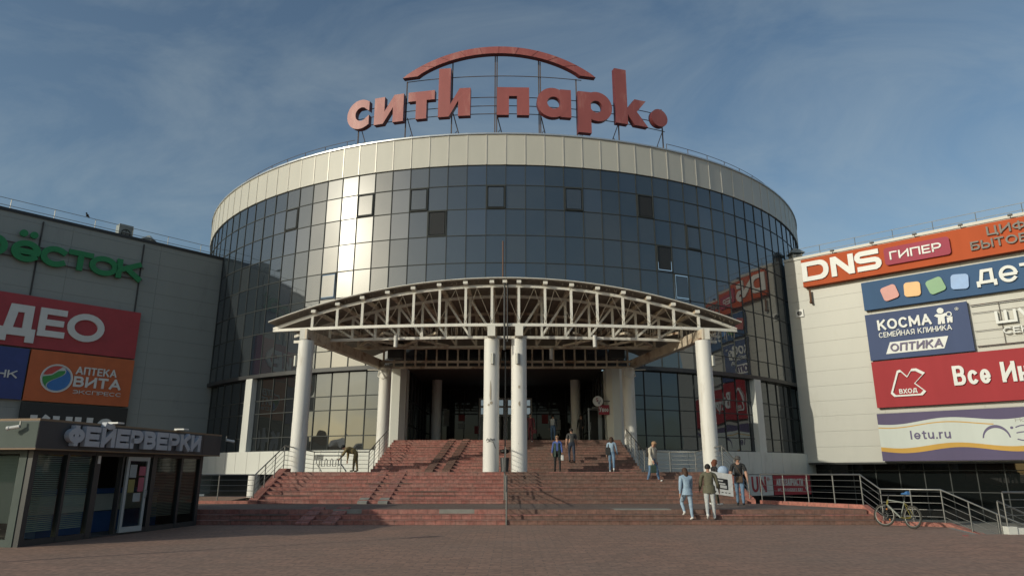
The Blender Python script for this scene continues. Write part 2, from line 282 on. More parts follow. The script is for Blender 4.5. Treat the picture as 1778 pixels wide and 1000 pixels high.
def text_mb(string, s0, s1, z0, z1, pl, d0, d1, bold=.02, shear=0., mb=None):
    mb = mb or MB(); hgt = z1 - z0; mixed = any(c.isupper() for c in string) and any(c.islower() for c in string); asc = 'l' in string
    sc_ = [(.72 if (mixed and c.islower()) else .7 if asc else 1.) for c in string]
    wts = [GL[c][0] * q for c, q in zip(string, sc_)]; gap = .13; tot = sum(wts) + gap * (len(string) - 1); f = (s1 - s0) / tot; x = s0; step = 0
    for c, q, w in zip(string, sc_, wts):
        cw, ch = w * f, hgt * q; th = hgt * (.085 + bold * 2.6); th = min(th, cw * (.95 if c in 'l.,' else .42), ch * .3); h = th / 2; st = GL[c][1]
        def P(p, x=x, cw=cw, ch=ch, h=h):
            X = x + h + p[0] * max(cw - 2 * h, .001); Z = z0 + h + p[1] * (ch - 2 * h); return (X + shear * (Z - z0), Z)
        def ring_(cx, cz, rx, rz, th=th):
            global _st
            o = arc(cx, cz, rx + th / 2, rz + th / 2, 0, 360, 24)[:-1]; i_ = arc(cx, cz, rx - th / 2, rz - th / 2, 0, 360, 24)[:-1]; mb.strip(o, i_, pl, d0, d1 + .002 * (step % 5))
        if st is None or st == RING: st = [RING] if st == RING else ([[(.5, 0), (.5, 1)], 'fring'] if c == 'Ф' else [RING, [(.35, .3), (.35, .7), (.6, .7), (.62, .52), (.4, .5), (.66, .3)]])
        for k in st:
            step += 1
            if k == RING: a = P((.5, .5)); ring_(a[0], a[1], max(cw / 2 - h, .01), ch / 2 - h); continue
            if k == 'fring': a = P((.5, .5)); ring_(a[0], a[1], cw / 2 - h, ch * .36 - h); continue
            q2 = [P(p) for p in k]
            q2 = [p for n, p in enumerate(q2) if n == 0 or math.dist(p, q2[n - 1]) > 1e-5]
            if len(q2) == 1: q2 = [q2[0], (q2[0][0], q2[0][1] + .001)]
            def ext(a, b): u = (Vector((*a, 0)) - Vector((*b, 0))).normalized() * h; return (a[0] + u.x, a[1] + u.y)
            q2 = [ext(q2[0], q2[1])] + q2[1:-1] + [ext(q2[-1], q2[-2])]
            l, r = stroke(q2, th); mb.strip(l, r, pl, d0, d1 + .002 * (step % 5), False)
        x += cw + gap * f
    return mb
# ------------------------------------------------------------------ ground, steps, landings
g = MB()
g.quad((-400, -400, 0), (400, -400, 0), (400, 19.95, 0), (12.65, 19.95, 0), (13.4, 22.4, 0), (11.95, 23.28, 0), (-14.5, 23.28, 0), (-14.5, 28, 0), (-18, 50, 0), (-400, 50, 0))
struct(g, 'plaza', 'plaza')
g = MB(); g.box(12.66, 13.4, 19.7, 19.94, -1.6, -.004); g.box(13.4, 60, 19.6, 19.94, -1.6, -.004)
g.hexa([(12.65, 20, -1.6), (12.9, 20, -1.6), (13.6, 22.4, -1.6), (13.35, 22.4, -1.6), (12.65, 20, -.01), (12.9, 20, -.01), (13.6, 22.4, -.01), (13.35, 22.4, -.01)])
for (ax, ay), (bx, by) in (((13.5, 22.36), (12.0, 23.3)), ((12.0, 23.3), (11.86, 24.3))):
    g.hexa([(ax, ay, -1.6), (ax + .15, ay + .12, -1.6), (bx + .15, by + .12, -1.6), (bx, by, -1.6), (ax, ay, -.012), (ax + .15, ay + .12, -.012), (bx + .15, by + .12, -.012), (bx, by, -.012)])
g.box(-14.75, -14.51, 28.05, 50, -1.6, -.01)
struct(g, 'retaining_wall', 'concrete')
g = MB(); g.quad((-60, 20, -1.6), (80, 20, -1.6), (80, 110, -1.6), (-60, 110, -1.6)); struct(g, 'basement_floor', 'concrete')
g = MB()
for i in range(9): g.box(13.6 + i * .35, 13.95 + i * .35, 20.0, 22.3, -1.6, -.16 * (i + 1))
struct(g, 'basement_stairs', 'concrete')
def steps(name, segs, y0, z0, n, tread, rise, yback, mats, jit=0.):
    """solid flight: segs = [(x0, x1, material index), ...]"""
    g = MB(); zb = -1.6
    for x0, x1, mi in segs:
        g.cur = mi
        for k in range(n):
            ya = y0 + k * tread; yb = yback if k == n - 1 else ya + tread
            g.cur = mi; zt_ = z0 + rise * (k + 1); g.box(x0, x1, ya, yb, zb, zt_ - .035); n_ = max(1, int((x1 - x0) / 1.65)); xs_ = [x0 + (x1 - x0) * q / n_ for q in range(n_ + 1)]
            for xa, xb in zip(xs_, xs_[1:]): j_ = random.uniform(-.008, .008); g.cur = mi if random.random() > .09 else 1 - mi; g.box(xa + .004, xb - .004, ya - .022 + j_, yb, zt_ - .034, zt_ + random.uniform(-.004, .003))
    return g
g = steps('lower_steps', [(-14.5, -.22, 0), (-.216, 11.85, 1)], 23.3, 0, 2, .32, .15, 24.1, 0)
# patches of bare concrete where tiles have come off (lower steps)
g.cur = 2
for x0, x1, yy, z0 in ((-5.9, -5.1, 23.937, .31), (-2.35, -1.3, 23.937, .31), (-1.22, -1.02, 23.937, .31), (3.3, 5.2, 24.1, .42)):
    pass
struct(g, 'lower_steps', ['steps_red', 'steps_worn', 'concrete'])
g = MB(); g.box(-14.5, -.22, 23.94, 24.2, 0, .449); g.cur = 1; g.box(-.216, 11.8, 23.94, 24.2, 0, .449)
g.cur = 2
for x0, x1 in ((-5.95, -5.0), (-2.42, -1.25)): g.box(x0, x1, 23.936, 24.0, .318, .4525)
g.box(3.4, 5.3, 23.936, 24.6, .43, .453)
struct(g, 'step_edging', ['steps_red', 'steps_worn', 'concrete'])
g = MB(); g.hexa([(-14.5, 24.2, -1.6), (11.8, 24.2, -1.6), (9.9, 28.1, -1.6), (-14.5, 28.1, -1.6), (-14.5, 24.2, .45), (11.8, 24.2, .45), (9.9, 28.1, .45), (-14.5, 28.1, .45)])
struct(g, 'landing', 'landing')
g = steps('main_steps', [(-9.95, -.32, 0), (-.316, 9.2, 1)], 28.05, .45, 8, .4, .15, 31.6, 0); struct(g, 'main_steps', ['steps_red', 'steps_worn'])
g = MB(); g.box(-10.15, 9.4, 31.55, 36.0, -1.6, 1.654); g.box(-8.25, -7.1, 36, 44, -1.6, 1.654); g.box(6.5, 7.6, 36, 44, -1.6, 1.654); struct(g, 'upper_landing', 'landing')
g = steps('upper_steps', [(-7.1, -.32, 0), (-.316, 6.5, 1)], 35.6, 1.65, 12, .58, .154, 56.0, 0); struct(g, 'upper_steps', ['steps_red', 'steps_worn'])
# pram ramps: pairs of sloped slabs on the flights
def ramp(x0, w, y0, z0, y1, z1, key, dx=0., patch=False):
    g = MB(); t = .07
    g.hexa([(x0, y0, z0 - .1), (x0 + w, y0, z0 - .1), (x0 + w + dx, y1, z1 - .1), (x0 + dx, y1, z1 - .1), (x0, y0, z0 + t), (x0 + w, y0, z0 + t), (x0 + w + dx, y1, z1 + t), (x0 + dx, y1, z1 + t)])
    if patch:
        f = .12; g.cur = 1; xm = x0 + dx * f; ym = y0 + (y1 - y0) * f; zm = z0 + (z1 - z0) * f
        g.hexa([(x0 - .004, y0 - .004, z0), (x0 + w + .004, y0 - .004, z0), (xm + w + .004, ym, zm), (xm - .004, ym, zm), (x0 - .004, y0 - .004, z0 + t + .004), (x0 + w + .004, y0 - .004, z0 + t + .004), (xm + w + .004, ym, zm + t + .004), (xm - .004, ym, zm + t + .004)])
    return struct(g, 'pram_ramp', [key, 'concrete'])
ramp(-6.02, .36, 27.9, .45, 31.25, 1.66, 'steps_red', .25, True); ramp(-5.22, .36, 27.9, .45, 31.25, 1.66, 'steps_red', .25, True)
ramp(-6.95, .42, 23.15, .0, 24.2, .45, 'steps_red', .25); ramp(-6.1, .42, 23.15, .0, 24.2, .45, 'steps_red', .25)
ramp(-4.35, .4, 35.3, 1.66, 42.4, 3.51, 'steps_worn', .55); ramp(-3.5, .4, 35.3, 1.66, 42.4, 3.51, 'steps_worn', .55)
# red kerbs: stringers of the flights and upstands under the railings
g = MB()
g.hexa([(-10.3, 27.95, .2), (-9.95, 27.95, .2), (-9.95, 31.35, .9), (-10.3, 31.35, .9), (-10.3, 27.95, .57), (-9.95, 27.95, .57), (-9.95, 31.35, 1.80), (-10.3, 31.35, 1.80)])
g.box(-10.3, -9.95, 31.35, 31.9, .9, 1.80); g.box(-14.5, -10.3, 28.1, 28.35, -.3, .56)
g.hexa([(9.2, 28.3, .2), (9.55, 28.1, .2), (9.5, 31.35, .9), (9.2, 31.35, .9), (9.2, 28.3, .60), (9.55, 28.1, .60), (9.5, 31.35, 1.80), (9.2, 31.35, 1.80)])
g.box(9.2, 9.5, 31.35, 31.9, .9, 1.80)
P = [(9.75, 28.2, .45), (11.85, 24.3, .45), (11.95, 23.32, .0), (13.42, 22.42, .0), (14.3, 21.9, -.35)]
for a, b in zip(P, P[1:]):
    g.hexa([(a[0], a[1], a[2] - .3), (a[0] + .22, a[1] + .05, a[2] - .3), (b[0] + .22, b[1] + .05, b[2] - .3), (b[0], b[1], b[2] - .3), (a[0], a[1], a[2] + .13), (a[0] + .22, a[1] + .05, a[2] + .13), (b[0] + .22, b[1] + .05, b[2] + .13), (b[0], b[1], b[2] + .13)])
struct(g, 'kerb', 'curb')
# ------------------------------------------------------------------ rotunda
lm_ = bpy.data.materials.new('lit_pane'); lm_.use_nodes = True; q_ = lm_.node_tree.nodes['Principled BSDF']; q_.inputs['Base Color'].default_value = (.1, .1, .1, 1); q_.inputs['Emission Color'].default_value = (.6, .75, .8, 1); q_.inputs['Emission Strength'].default_value = .3; D('st_red', (.35, .05, .05), .6); D('st_pale', (.4, .4, .38), .6); MT['lit'] = lm_
CX, CY, RR = -.75, 74.6, 30.6
def cyl(a, R, z): a = R_(a); return (CX + R * math.sin(a), CY - R * math.cos(a), z)
ST = 2.53; A0 = .6
cols = [A0 + ST * k for k in range(-26, 26)]
rot = thing('rotunda', 'round glass fronted shopping centre building with a pale metal band round its top', 'building', (CX, CY, 0))
ROWS = [8.45, 9.6, 11.45, 13.3, 15.2, 17.15, 19.05, 20.8, 22.3]
rnd = random.Random(3)
opened = {}
def cell(a, z): return (int(math.floor((a - A0) / ST)), max(i for i in range(len(ROWS)) if ROWS[i] <= z))
for a, z in ((-18.2, 19.96), (-10.67, 20.02), (-.54, 20.0), (9.53, 20.14), (-30.65, 19.91), (-23, 14.2), (24.5, 14.46), (27.1, 18.2)): opened[cell(a, z)] = 'grey'
for a, z in ((-8.08, 18.15), (19.57, 20.16), (21.94, 16.24)): opened[cell(a, z)] = 'dark'
gl = MB()
def pane(mb, a0, a1, z0, z1, R, jit=.007):
    j = [rnd.uniform(-jit, jit) for _ in range(3)]
    mb.quad(cyl(a0, R + j[0], z0), cyl(a1, R + j[1], z0), cyl(a1, R + j[1] + j[2], z1), cyl(a0, R + j[0] + j[2], z1))
for a in cols:
    k = int(round((a - A0) / ST))
    for i in range(len(ROWS) - 1):
        if (k, i) in opened: continue
        gl.cur = rnd.choices([0, 1, 2], [.72, .13, .15])[0]
        pane(gl, a, a + ST, ROWS[i], ROWS[i + 1], RR)
gl.build('glass_wall', ['glass', 'glass_b', 'glass_c'], rot, recalc=False)
def grid(mb, angs, rows, R, w=.05, d=.045, a_lo=None, a_hi=None):
    for a in angs:
        c = Vector(cyl(a, R, 0)); t = Vector((math.cos(R_(a)), math.sin(R_(a)), 0)) * w / 2; n = Vector((math.sin(R_(a)), -math.cos(R_(a)), 0))
        z0, z1 = rows[0], rows[-1]
        p = [c - t - n * .08, c + t - n * .08, c + t + n * d, c - t + n * d]
        mb.hexa([(*q[:2], z0) for q in p] + [(*q[:2], z1) for q in p])
    for z in rows:
        for a in angs[:-1]:
            for (r0, r1) in ((R - .08, R + d - .008),):
                p = [cyl(a, r0, 0), cyl(a + ST, r0, 0), cyl(a + ST, r1, 0), cyl(a, r1, 0)]
                mb.hexa([(*q[:2], z - w / 2) for q in p] + [(*q[:2], z + w / 2) for q in p])
mu = MB(); grid(mu, cols + [cols[-1] + ST], ROWS, RR); mu.build('mullion_grid', 'mullion', rot)
for (k, i), kind in opened.items():
    a0 = A0 + k * ST + .12; a1 = a0 + ST - .24; z0, z1 = ROWS[i] + .07, ROWS[i + 1] - .07
    w = MB(); tilt = .022 if kind == 'grey' else -.02
    ia, iz = .16, .09
    w.quad(cyl(a0 + ia, RR + .05 + tilt, z0 + iz), cyl(a1 - ia, RR + .05 + tilt, z0 + iz), cyl(a1 - ia, RR + .05, z1 - iz), cyl(a0 + ia, RR + .05, z1 - iz))
    wo = w.build('window', 'glass_b' if kind == 'grey' else 'glass_in', rot, recalc=False)
    f = MB(); A = [Vector(cyl(a0, RR + .06 + tilt, z0)), Vector(cyl(a1, RR + .06 + tilt, z0)), Vector(cyl(a1, RR + .06, z1)), Vector(cyl(a0, RR + .06, z1))]
    for q in range(4): f.bar(A[q], A[(q + 1) % 4], .07, .06)
    fo = f.build('frame', 'sash', wo)
# pale band and coping
pb = MB(); rb = MB(); cp = MB(); rf = MB()
for k in range(-34, 34):
    a = A0 + k * ST
    j = rnd.uniform(-.006, .006); R1 = RR + .10
    pb.cur = 0; p = [cyl(a + .03, R1 + j - .12, 0), cyl(a + ST - .03, R1 - j - .12, 0), cyl(a + ST - .03, R1 - j, 0), cyl(a + .03, R1 + j, 0)]
    pb.hexa([(*q[:2], 22.32) for q in p] + [(*q[:2], 24.62) for q in p])
    c = Vector(cyl(a, R1, 0)); t = Vector((math.cos(R_(a)), math.sin(R_(a)), 0)) * .035; n = Vector((math.sin(R_(a)), -math.cos(R_(a)), 0))
    q4 = [c - t - n * .15, c + t - n * .15, c + t + n * .03, c - t + n * .03]
    pb.cur = 1; pb.hexa([(*q[:2], 22.33) for q in q4] + [(*q[:2], 24.61) for q in q4])
    p = [cyl(a, RR - .5, 0), cyl(a + ST, RR - .5, 0), cyl(a + ST, RR + .2, 0), cyl(a, RR + .2, 0)]
    cp.hexa([(*q[:2], 24.625) for q in p] + [(*q[:2], 24.73) for q in p])
    rf.quad((CX, CY, 24.4), cyl(a, RR - .3, 24.4), cyl(a + ST, RR - .3, 24.4))
pb.build('parapet_band', ['parapet', 'rib'], rot); cp.build('coping', 'coping', rot); rf.build('roof', 'roof', rot)
rl = MB()
for a0, a1 in ((-78, -21.5), (24.5, 78)):
    n = int((a1 - a0) / 1.3)
    for h in (.45, .9): rl.tube([cyl(a0 + (a1 - a0) * i / n, 30.0, 24.7 + h) for i in range(n + 1)], .022, 5)
    for i in range(0, n + 1, 3): rl.bar(cyl(a0 + (a1 - a0) * i / n, 30.0, 24.6), cyl(a0 + (a1 - a0) * i / n, 30.0, 25.6), .04)
rl.build('roof_railing', 'frame_steel', rot)
# storey band, lower glazing, plinth
def ring(mb, a0, a1, r0, r1, z0, z1, st=ST):
    n = max(1, int(round((a1 - a0) / st)))
    for i in range(n):
        a = a0 + (a1 - a0) * i / n; b = a0 + (a1 - a0) * (i + 1) / n
        p = [cyl(a, r0, 0), cyl(b, r0, 0), cyl(b, r1, 0), cyl(a, r1, 0)]
        mb.hexa([(*q[:2], z0) for q in p] + [(*q[:2], z1) for q in p])
bd = MB(); ring(bd, -62, -11.6, 30.0, 30.78, 8.18, 8.44); ring(bd, 12.5, 62, 30.0, 30.78, 8.18, 8.44); ring(bd, -11.6, 12.5, 30.2, 30.72, 8.18, 8.44)
bd.build('storey_band', 'dark_metal', rot)
LROWS = [3.05, 3.95, 5.63, 6.55, 8.17]
for lo, hi in ((-26, -5), (5, 25)):
    lg = MB(); lm = MB()
    aa = [A0 + ST * k for k in range(lo, hi + 1)]
    for a in aa[:-1]:
        for i in range(4): pane(lg, a, a + ST, LROWS[i], LROWS[i + 1], 30.35, .006)
    grid(lm, aa, LROWS, 30.35, .06, .05)
    lg.build('lower_glass_wall', 'glass_low', rot, recalc=False); lm.build('lower_mullion_grid', 'mullion', rot)
for lo, hi in ((-26, -4), (5, 26)):
    pl_ = MB(); ring(pl_, A0 + ST * lo, A0 + ST * hi, 29.9, 30.96, 1.52, 2.98)
    for k in range(lo, hi): ring(pl_, A0 + ST * k + .03, A0 + ST * (k + 1) - .03, 30.5, 31.0, 1.5, 3.0)
    pl_.build('plinth', 'white_wall', rot)
for lo, hi in ((-62, -13), (13, 62)): bw = MB(); ring(bw, lo, hi, 28.5, 28.9, -1.6, 1.5); bw.build('basement_wall', 'dark_wall', rot)
for a, w in ((-36.7, .78), (37.45, .8)):
    p = MB(); t = Vector((math.cos(R_(a)), math.sin(R_(a)), 0)); n = Vector((math.sin(R_(a)), -math.cos(R_(a)), 0)); c = Vector(cyl(a, 30.3, 0))
    q = [c - t * w / 2, c + t * w / 2, c + t * w / 2 + n * .46, c - t * w / 2 + n * .46]
    p.hexa([(*x[:2], 3.0) for x in q] + [(*x[:2], 8.19) for x in q])
    for z in (4.7, 6.4): p.hexa([(*(x + n * .006 * (1 if i > 1 else -1))[:2], z) for i, x in enumerate(q)] + [(*(x + n * .006 * (1 if i > 1 else -1))[:2], z + .02) for i, x in enumerate(q)])
    p.build('pilaster', 'white_wall', rot)
for x in (-7.38, 6.62):
    p = MB(); w = .62
    p.poly([(x + .64 * math.cos(R_(22.5 + 45 * q)), 44.35 + .64 * math.sin(R_(22.5 + 45 * q))) for q in range(8)], lambda a, b, d: (a, b, d), 1.5, 8.1); p.box(x - .62, x + .62, 44.75, 45.35, 1.5, 8.09)
    p.build('pilaster', 'white_wall', rot)
for (x, y) in ((-14.6, 46.1), (-17.7, 48.8)): p = MB(); p.tube([(x, y, -1.6), (x, y, 1.5)], .38, 20); p.build('basement_column', 'column', rot)
# entrance hall recess
for x, sx in ((-6.85, 1), (5.95, -1)):
    hw = MB(); hw.box(x - .1, x + .1, 45.2, 56, 3.4, 8.1); wo = hw.build('hall_side_glass', 'glass_in', rot)
    hm = MB(); xa, xb = sorted((x + sx * .101, x + sx * .16))
    for y in (46.4, 48, 49.6, 51.2, 52.8, 54.4): hm.box(xa, xb, y - .03, y + .03, 3.5, 8.1)
    for z in (4.6, 6.2): hm.box(xa, xb - .01, 45.2, 56, z - .03, z + .03)
    hm.build('mullion_grid', 'dark_metal', wo)
hw = MB(); hw.box(-6.8, 5.9, 56.0, 56.2, 3.4, 8.1); wo = hw.build('hall_back_glass', 'glass_in', rot)
hm = MB()
for i in range(11): x = -6.2 + i * 1.17; hm.box(x - .03, x + .03, 55.9, 55.99, 3.5, 8.1)
hm.box(-6.7, 5.8, 55.91, 55.99, 6.1, 6.2); hm.build('mullion_grid', 'dark_metal', wo)
hc = MB(); hc.box(-6.8, 5.9, 44.6, 56, 8.1, 8.35); hc.build('hall_ceiling', 'interior', rot)
for x in (-5.45, 4.6):
    p = MB(); p.tube([(x, 50, 3.5), (x, 50, 8.1)], .36, 24); p.build('hall_column', 'column', rot)
for x in (-1.55, .55):
    d = MB()
    for xx in (x - .95, x + .95): d.box(xx - .06, xx + .06, 53.9, 54.1, 3.5, 7.2)
    for z in (5.9, 6.55, 7.15): d.box(x - .89, x + .89, 53.92, 54.08, z - .07, z + .07)
    do = d.build('entrance_door', 'lamp_white', rot)
    tr_ = MB(); tr_.box(x - .86, x + .86, 53.99, 54.01, 6.63, 7.07); tr_.box(x - .86, x + .86, 53.99, 54.01, 5.98, 6.47); tr_.build('lit_transom', 'lit', do)
    e = MB(); e.box(x - .88, x - .03, 53.97, 54.02, 3.55, 5.85); e.box(x + .03, x + .88, 53.97, 54.02, 3.55, 5.85); e.build('glass', 'glass_in', do)
    h = MB(); h.bar((x - .12, 53.9, 4.3), (x - .12, 53.9, 5.0), .04); h.bar((x + .12, 53.9, 4.3), (x + .12, 53.9, 5.0), .04); h.build('handle', 'stainless', do)
for x, z, w_, h_, k in ((-4.3, 5.6, .5, .5, 'st_red'), (-4.3, 5.0, .5, .4, 'st_pale'), (-5.5, 5.2, .45, 1.3, 'st_pale'), (2.4, 5.4, .5, .7, 'st_red'), (3.3, 4.9, .6, .8, 'st_pale'), (-3.0, 4.6, .4, .6, 'st_red')):
    s_ = MB(); s_.box(x, x + w_, 55.86, 55.89, z, z + h_); s_.build('window_poster', k, rot)
s_ = MB(); s_.box(-2.6, 1.6, 51.5, 53.6, 3.499, 3.52); s_.build('door_mat', 'black', rot)
# shop door standing open on the right of the hall
d = MB(); P0 = Vector((5.55, 44.6, 3.05)); Q0 = Vector((4.85, 44.0, 3.05))
for b in (P0, Q0): d.bar(b, b + Vector((0, 0, 2.5)), .09)
for z in (.05, 2.45): d.bar(P0 + Vector((0, 0, z)), Q0 + Vector((0, 0, z)), .09)
do = d.build('shop_door', 'grey_pipe', rot)
e = MB(); u = (Q0 - P0); e.hexa([P0 + u * .05 + Vector((0, -.01, .1)), P0 + u * .95 + Vector((0, -.01, .1)), P0 + u * .95 + Vector((0, .01, .1)), P0 + u * .05 + Vector((0, .01, .1)), P0 + u * .05 + Vector((0, -.01, 2.4)), P0 + u * .95 + Vector((0, -.01, 2.4)), P0 + u * .95 + Vector((0, .01, 2.4)), P0 + u * .05 + Vector((0, .01, 2.4))]); e.build('glass', 'glass_in', do)
h = MB(); hp = P0 + u * .85 + Vector((0, -.08, .9)); h.tube([hp, hp + Vector((0, -.05, .02)), hp + Vector((0, -.05, .7)), hp + Vector((0, 0, .72))], .02, 6); h.build('handle', 'stainless', do)
d = MB(); d.box(5.55, 5.8, 45.0, 45.1, 3.05, 5.6); d.box(5.2, 5.8, 44.9, 45.1, 5.62, 5.72); d.build('shop_door_frame', 'grey_pipe', rot)
# ------------------------------------------------------------------ side wings
PR = plane((22.65, 54.6), (.7415, -.671), (-.671, -.7415))       # s to the right of the junction
PLW = plane((-24.24, 55.0), (.669, .743), (.743, -.669))         # s negative towards the camera side
def wing(name, label, pl, sA, sB, ztop, zbot, key, s_sign, vent=None):
    t = thing(name, label, 'building', tuple(pl((sA + sB) / 2, 0, -8)))
    c = MB(); h = 1.15; z = zbot; lo, hi = min(sA, sB), max(sA, sB)
    zz = []
    while z < ztop - .3: zz.append((z, min(z + h, ztop))); z += h
    if s_sign > 0: cuts = [lo + i * 6.1 for i in range(int((hi - lo) / 6.1) + 1)] + [hi]
    else: cuts = sorted([hi] + [hi - 6.0 - i * 6.1 for i in range(int((hi - lo - 6) / 6.1) + 1)] + [lo])
    for a, b in zip(cuts, cuts[1:]):
        for z0, z1 in zz: c.obox(pl, a + .006, b - .006, z0 + .006, z1 - .006, -.12, rnd.uniform(-.004, .004))
    c.build('cladding', key, t)
    b = MB(); b.obox(pl, lo + .03, hi - .03, zbot + .03, ztop - .05, -16, -.05); b.build('wall_core', key, t)
    k = MB(); k.obox(pl, lo, hi, ztop - .1, ztop + .12, -.35, .08); k.build('coping', 'cladding' if s_sign > 0 else 'dark_metal', t)
    r = MB(); r.obox(pl, lo, hi, ztop - .04, ztop + .02, -16, -.36); r.build('roof', 'roof', t)
    q = MB(); n = int((hi - lo) / 2.6)
    for hh in (.55, 1.05): q.tube([pl(lo, ztop + hh, -.8), pl(hi, ztop + hh, -.8)], .022, 5)
    for i in range(n + 1): s = lo + (hi - lo) * i / n; q.bar(pl(s, ztop, -.8), pl(s, ztop + 1.07, -.8), .035)
    q.build('roof_railing', 'grey_pipe', t)
    return t
rw = wing('mall_wing', 'cream panelled side wing in full sun right of the round building', PR, 0, 46, 18.55, 2.33, 'cladding', 1)
lw = wing('mall_wing', 'panelled side wing darkened in colour for shade, left of the round building', PLW, -25.5, 1.0, 18.9, 0, 'cladding_shaded', -1)
for s_, z_ in ((-13.0, 13.3), (-6.3, 13)): lt = MB(); lt.tube([PLW(s_, 18.6, .06), PLW(s_, z_, .06)], .05, 6); lt.build('downpipe', 'dark_metal', lw)
# dark glazed ground floor under the right wing
gf = MB()
for i in range(30):
    s0 = -2 + i * 1.6
    for z0, z1 in ((-1.6, .3), (.3, 1.75), (1.75, 2.33)): gf.obox(PR, s0 + .03, s0 + 1.57, z0 + .03, z1 - .03, -2.0, -1.95)
gf.build('ground_floor_glass', 'glass_dark', rw)
gm = MB()
for i in range(31): gm.obox(PR, -2 + i * 1.6 - .035, -2 + i * 1.6 + .035, -1.6, 2.33, -2.0, -1.91)
for z in (.3, 1.75): gm.obox(PR, -2, 46, z - .03, z + .03, -2.0, -1.92)
gm.build('ground_floor_mullion_grid', 'mullion', rw)
sf = MB(); sf.obox(PR, 0, 46, 2.22, 2.33, -2.2, -.1); sf.build('soffit', 'dark_wall', rw)
ve = MB(); ve.obox(PR, .55, 1.15, 13.7, 14.3, 0.006, .12); vo = ve.build('wall_vent', 'lamp_white', rw)
vf = MB(); vf.tube([PR(.85, 14, .1), PR(.85, 14, .14)], .19, 16); vf.build('fan_grille', 'dark_metal', vo)
bk = MB(); bk.bar(PR(1.9, 15.7, .3), PR(1.9, 14.6, .3), .12); bk.bar(PR(1.9, 14.7, .0), PR(1.9, 14.7, .5), .12); bk.build('sign_bracket', 'rust', rw)
rv = thing('roof_vent', 'small hooded vent on the roof corner at the left end of the cream wing', 'vent', tuple(PR(.6, 18.6, -1.2)))
v = MB(); c = PR(.6, 18.6, -1.2); v.box(c.x - .4, c.x + .4, c.y - .4, c.y + .4, 18.5, 19.2); v.build('shaft', 'cladding', rv)
v = MB(); z = 19.35
v.hexa([(c.x - .6, c.y - .6, z), (c.x + .6, c.y - .6, z), (c.x + .6, c.y + .6, z), (c.x - .6, c.y + .6, z), (c.x - .12, c.y - .12, z + .5), (c.x + .12, c.y - .12, z + .5), (c.x + .12, c.y + .12, z + .5), (c.x - .12, c.y + .12, z + .5)])
for dx in (-.35, .35):
    for dy in (-.35, .35): v.bar((c.x + dx, c.y + dy, 19.15), (c.x + dx, c.y + dy, 19.4), .06)
v.build('hood', 'cladding_shaded', rv)
c = PLW(-5.5, 18.9, -1.5); rv2 = thing('roof_vent', 'small house shaped vent on the shaded wing roof beside the air conditioner', 'vent', tuple(c))
v = MB(); v.box(c.x - .38, c.x + .38, c.y - .38, c.y + .38, 18.85, 19.5); v.build('shaft', 'cladding_shaded', rv2)
v = MB(); v.hexa([(c.x - .45, c.y - .45, 19.5), (c.x + .45, c.y - .45, 19.5), (c.x + .45, c.y + .45, 19.5), (c.x - .45, c.y + .45, 19.5), (c.x - .06, c.y - .06, 19.9), (c.x + .06, c.y - .06, 19.9), (c.x + .06, c.y + .06, 19.9), (c.x - .06, c.y + .06, 19.9)]); v.build('hood', 'cladding_shaded', rv2)
ac = thing('air_conditioner', 'boxy air conditioner unit with a round fan on the shaded wing roof edge', 'air conditioner', tuple(PLW(-7.4, 18.9, -1.2)))
v = MB(); v.obox(PLW, -7.9, -6.9, 19.0, 20.15, -1.7, -.95); v.build('casing', 'cladding_shaded', ac)
v = MB(); o = [(x, y) for x, y in arc(-7.6 + .2, 19.45, .34, .34, 0, 360, 20)][:-1]; i_ = [(x, y) for x, y in arc(-7.4, 19.45, .28, .28, 0, 360, 20)][:-1]
v.strip(o, i_, PLW, -.945, -.9); v.bar(PLW(-7.7, 19.45, -.92), PLW(-7.1, 19.45, -.92), .03); v.bar(PLW(-7.4, 19.15, -.92), PLW(-7.4, 19.75, -.92), .03); v.build('fan_grille', 'black', ac)
v = MB(); v.obox(PLW, -7.8, -7.65, 18.85, 19.0, -1.6, -1.0); v.obox(PLW, -7.15, -7.0, 18.85, 19.0, -1.6, -1.0); v.build('foot', 'dark_metal', ac)
b = MB(); c = PLW(-10.2, 20.0, -.8); b.ball(c + Vector((0, 0, .10)), .11, 10, 7, (.8, 1.3, 1)); b.ball(c + Vector((0, -.13, .22)), .065, 8, 6); b.tube([c + Vector((0, -.18, .22)), c + Vector((0, -.25, .21))], [.02, .003], 5); b.tube([c + Vector((0, .1, .08)), c + Vector((0, .32, .02))], [.06, .03], 6); b.tube([c + Vector((0, 0, .02)), c + Vector((0, 0, -.05))], .012, 5)
tag(b.build('bird', 'black'), 'small dark bird perched on the shaded wing roof railing', 'bird')
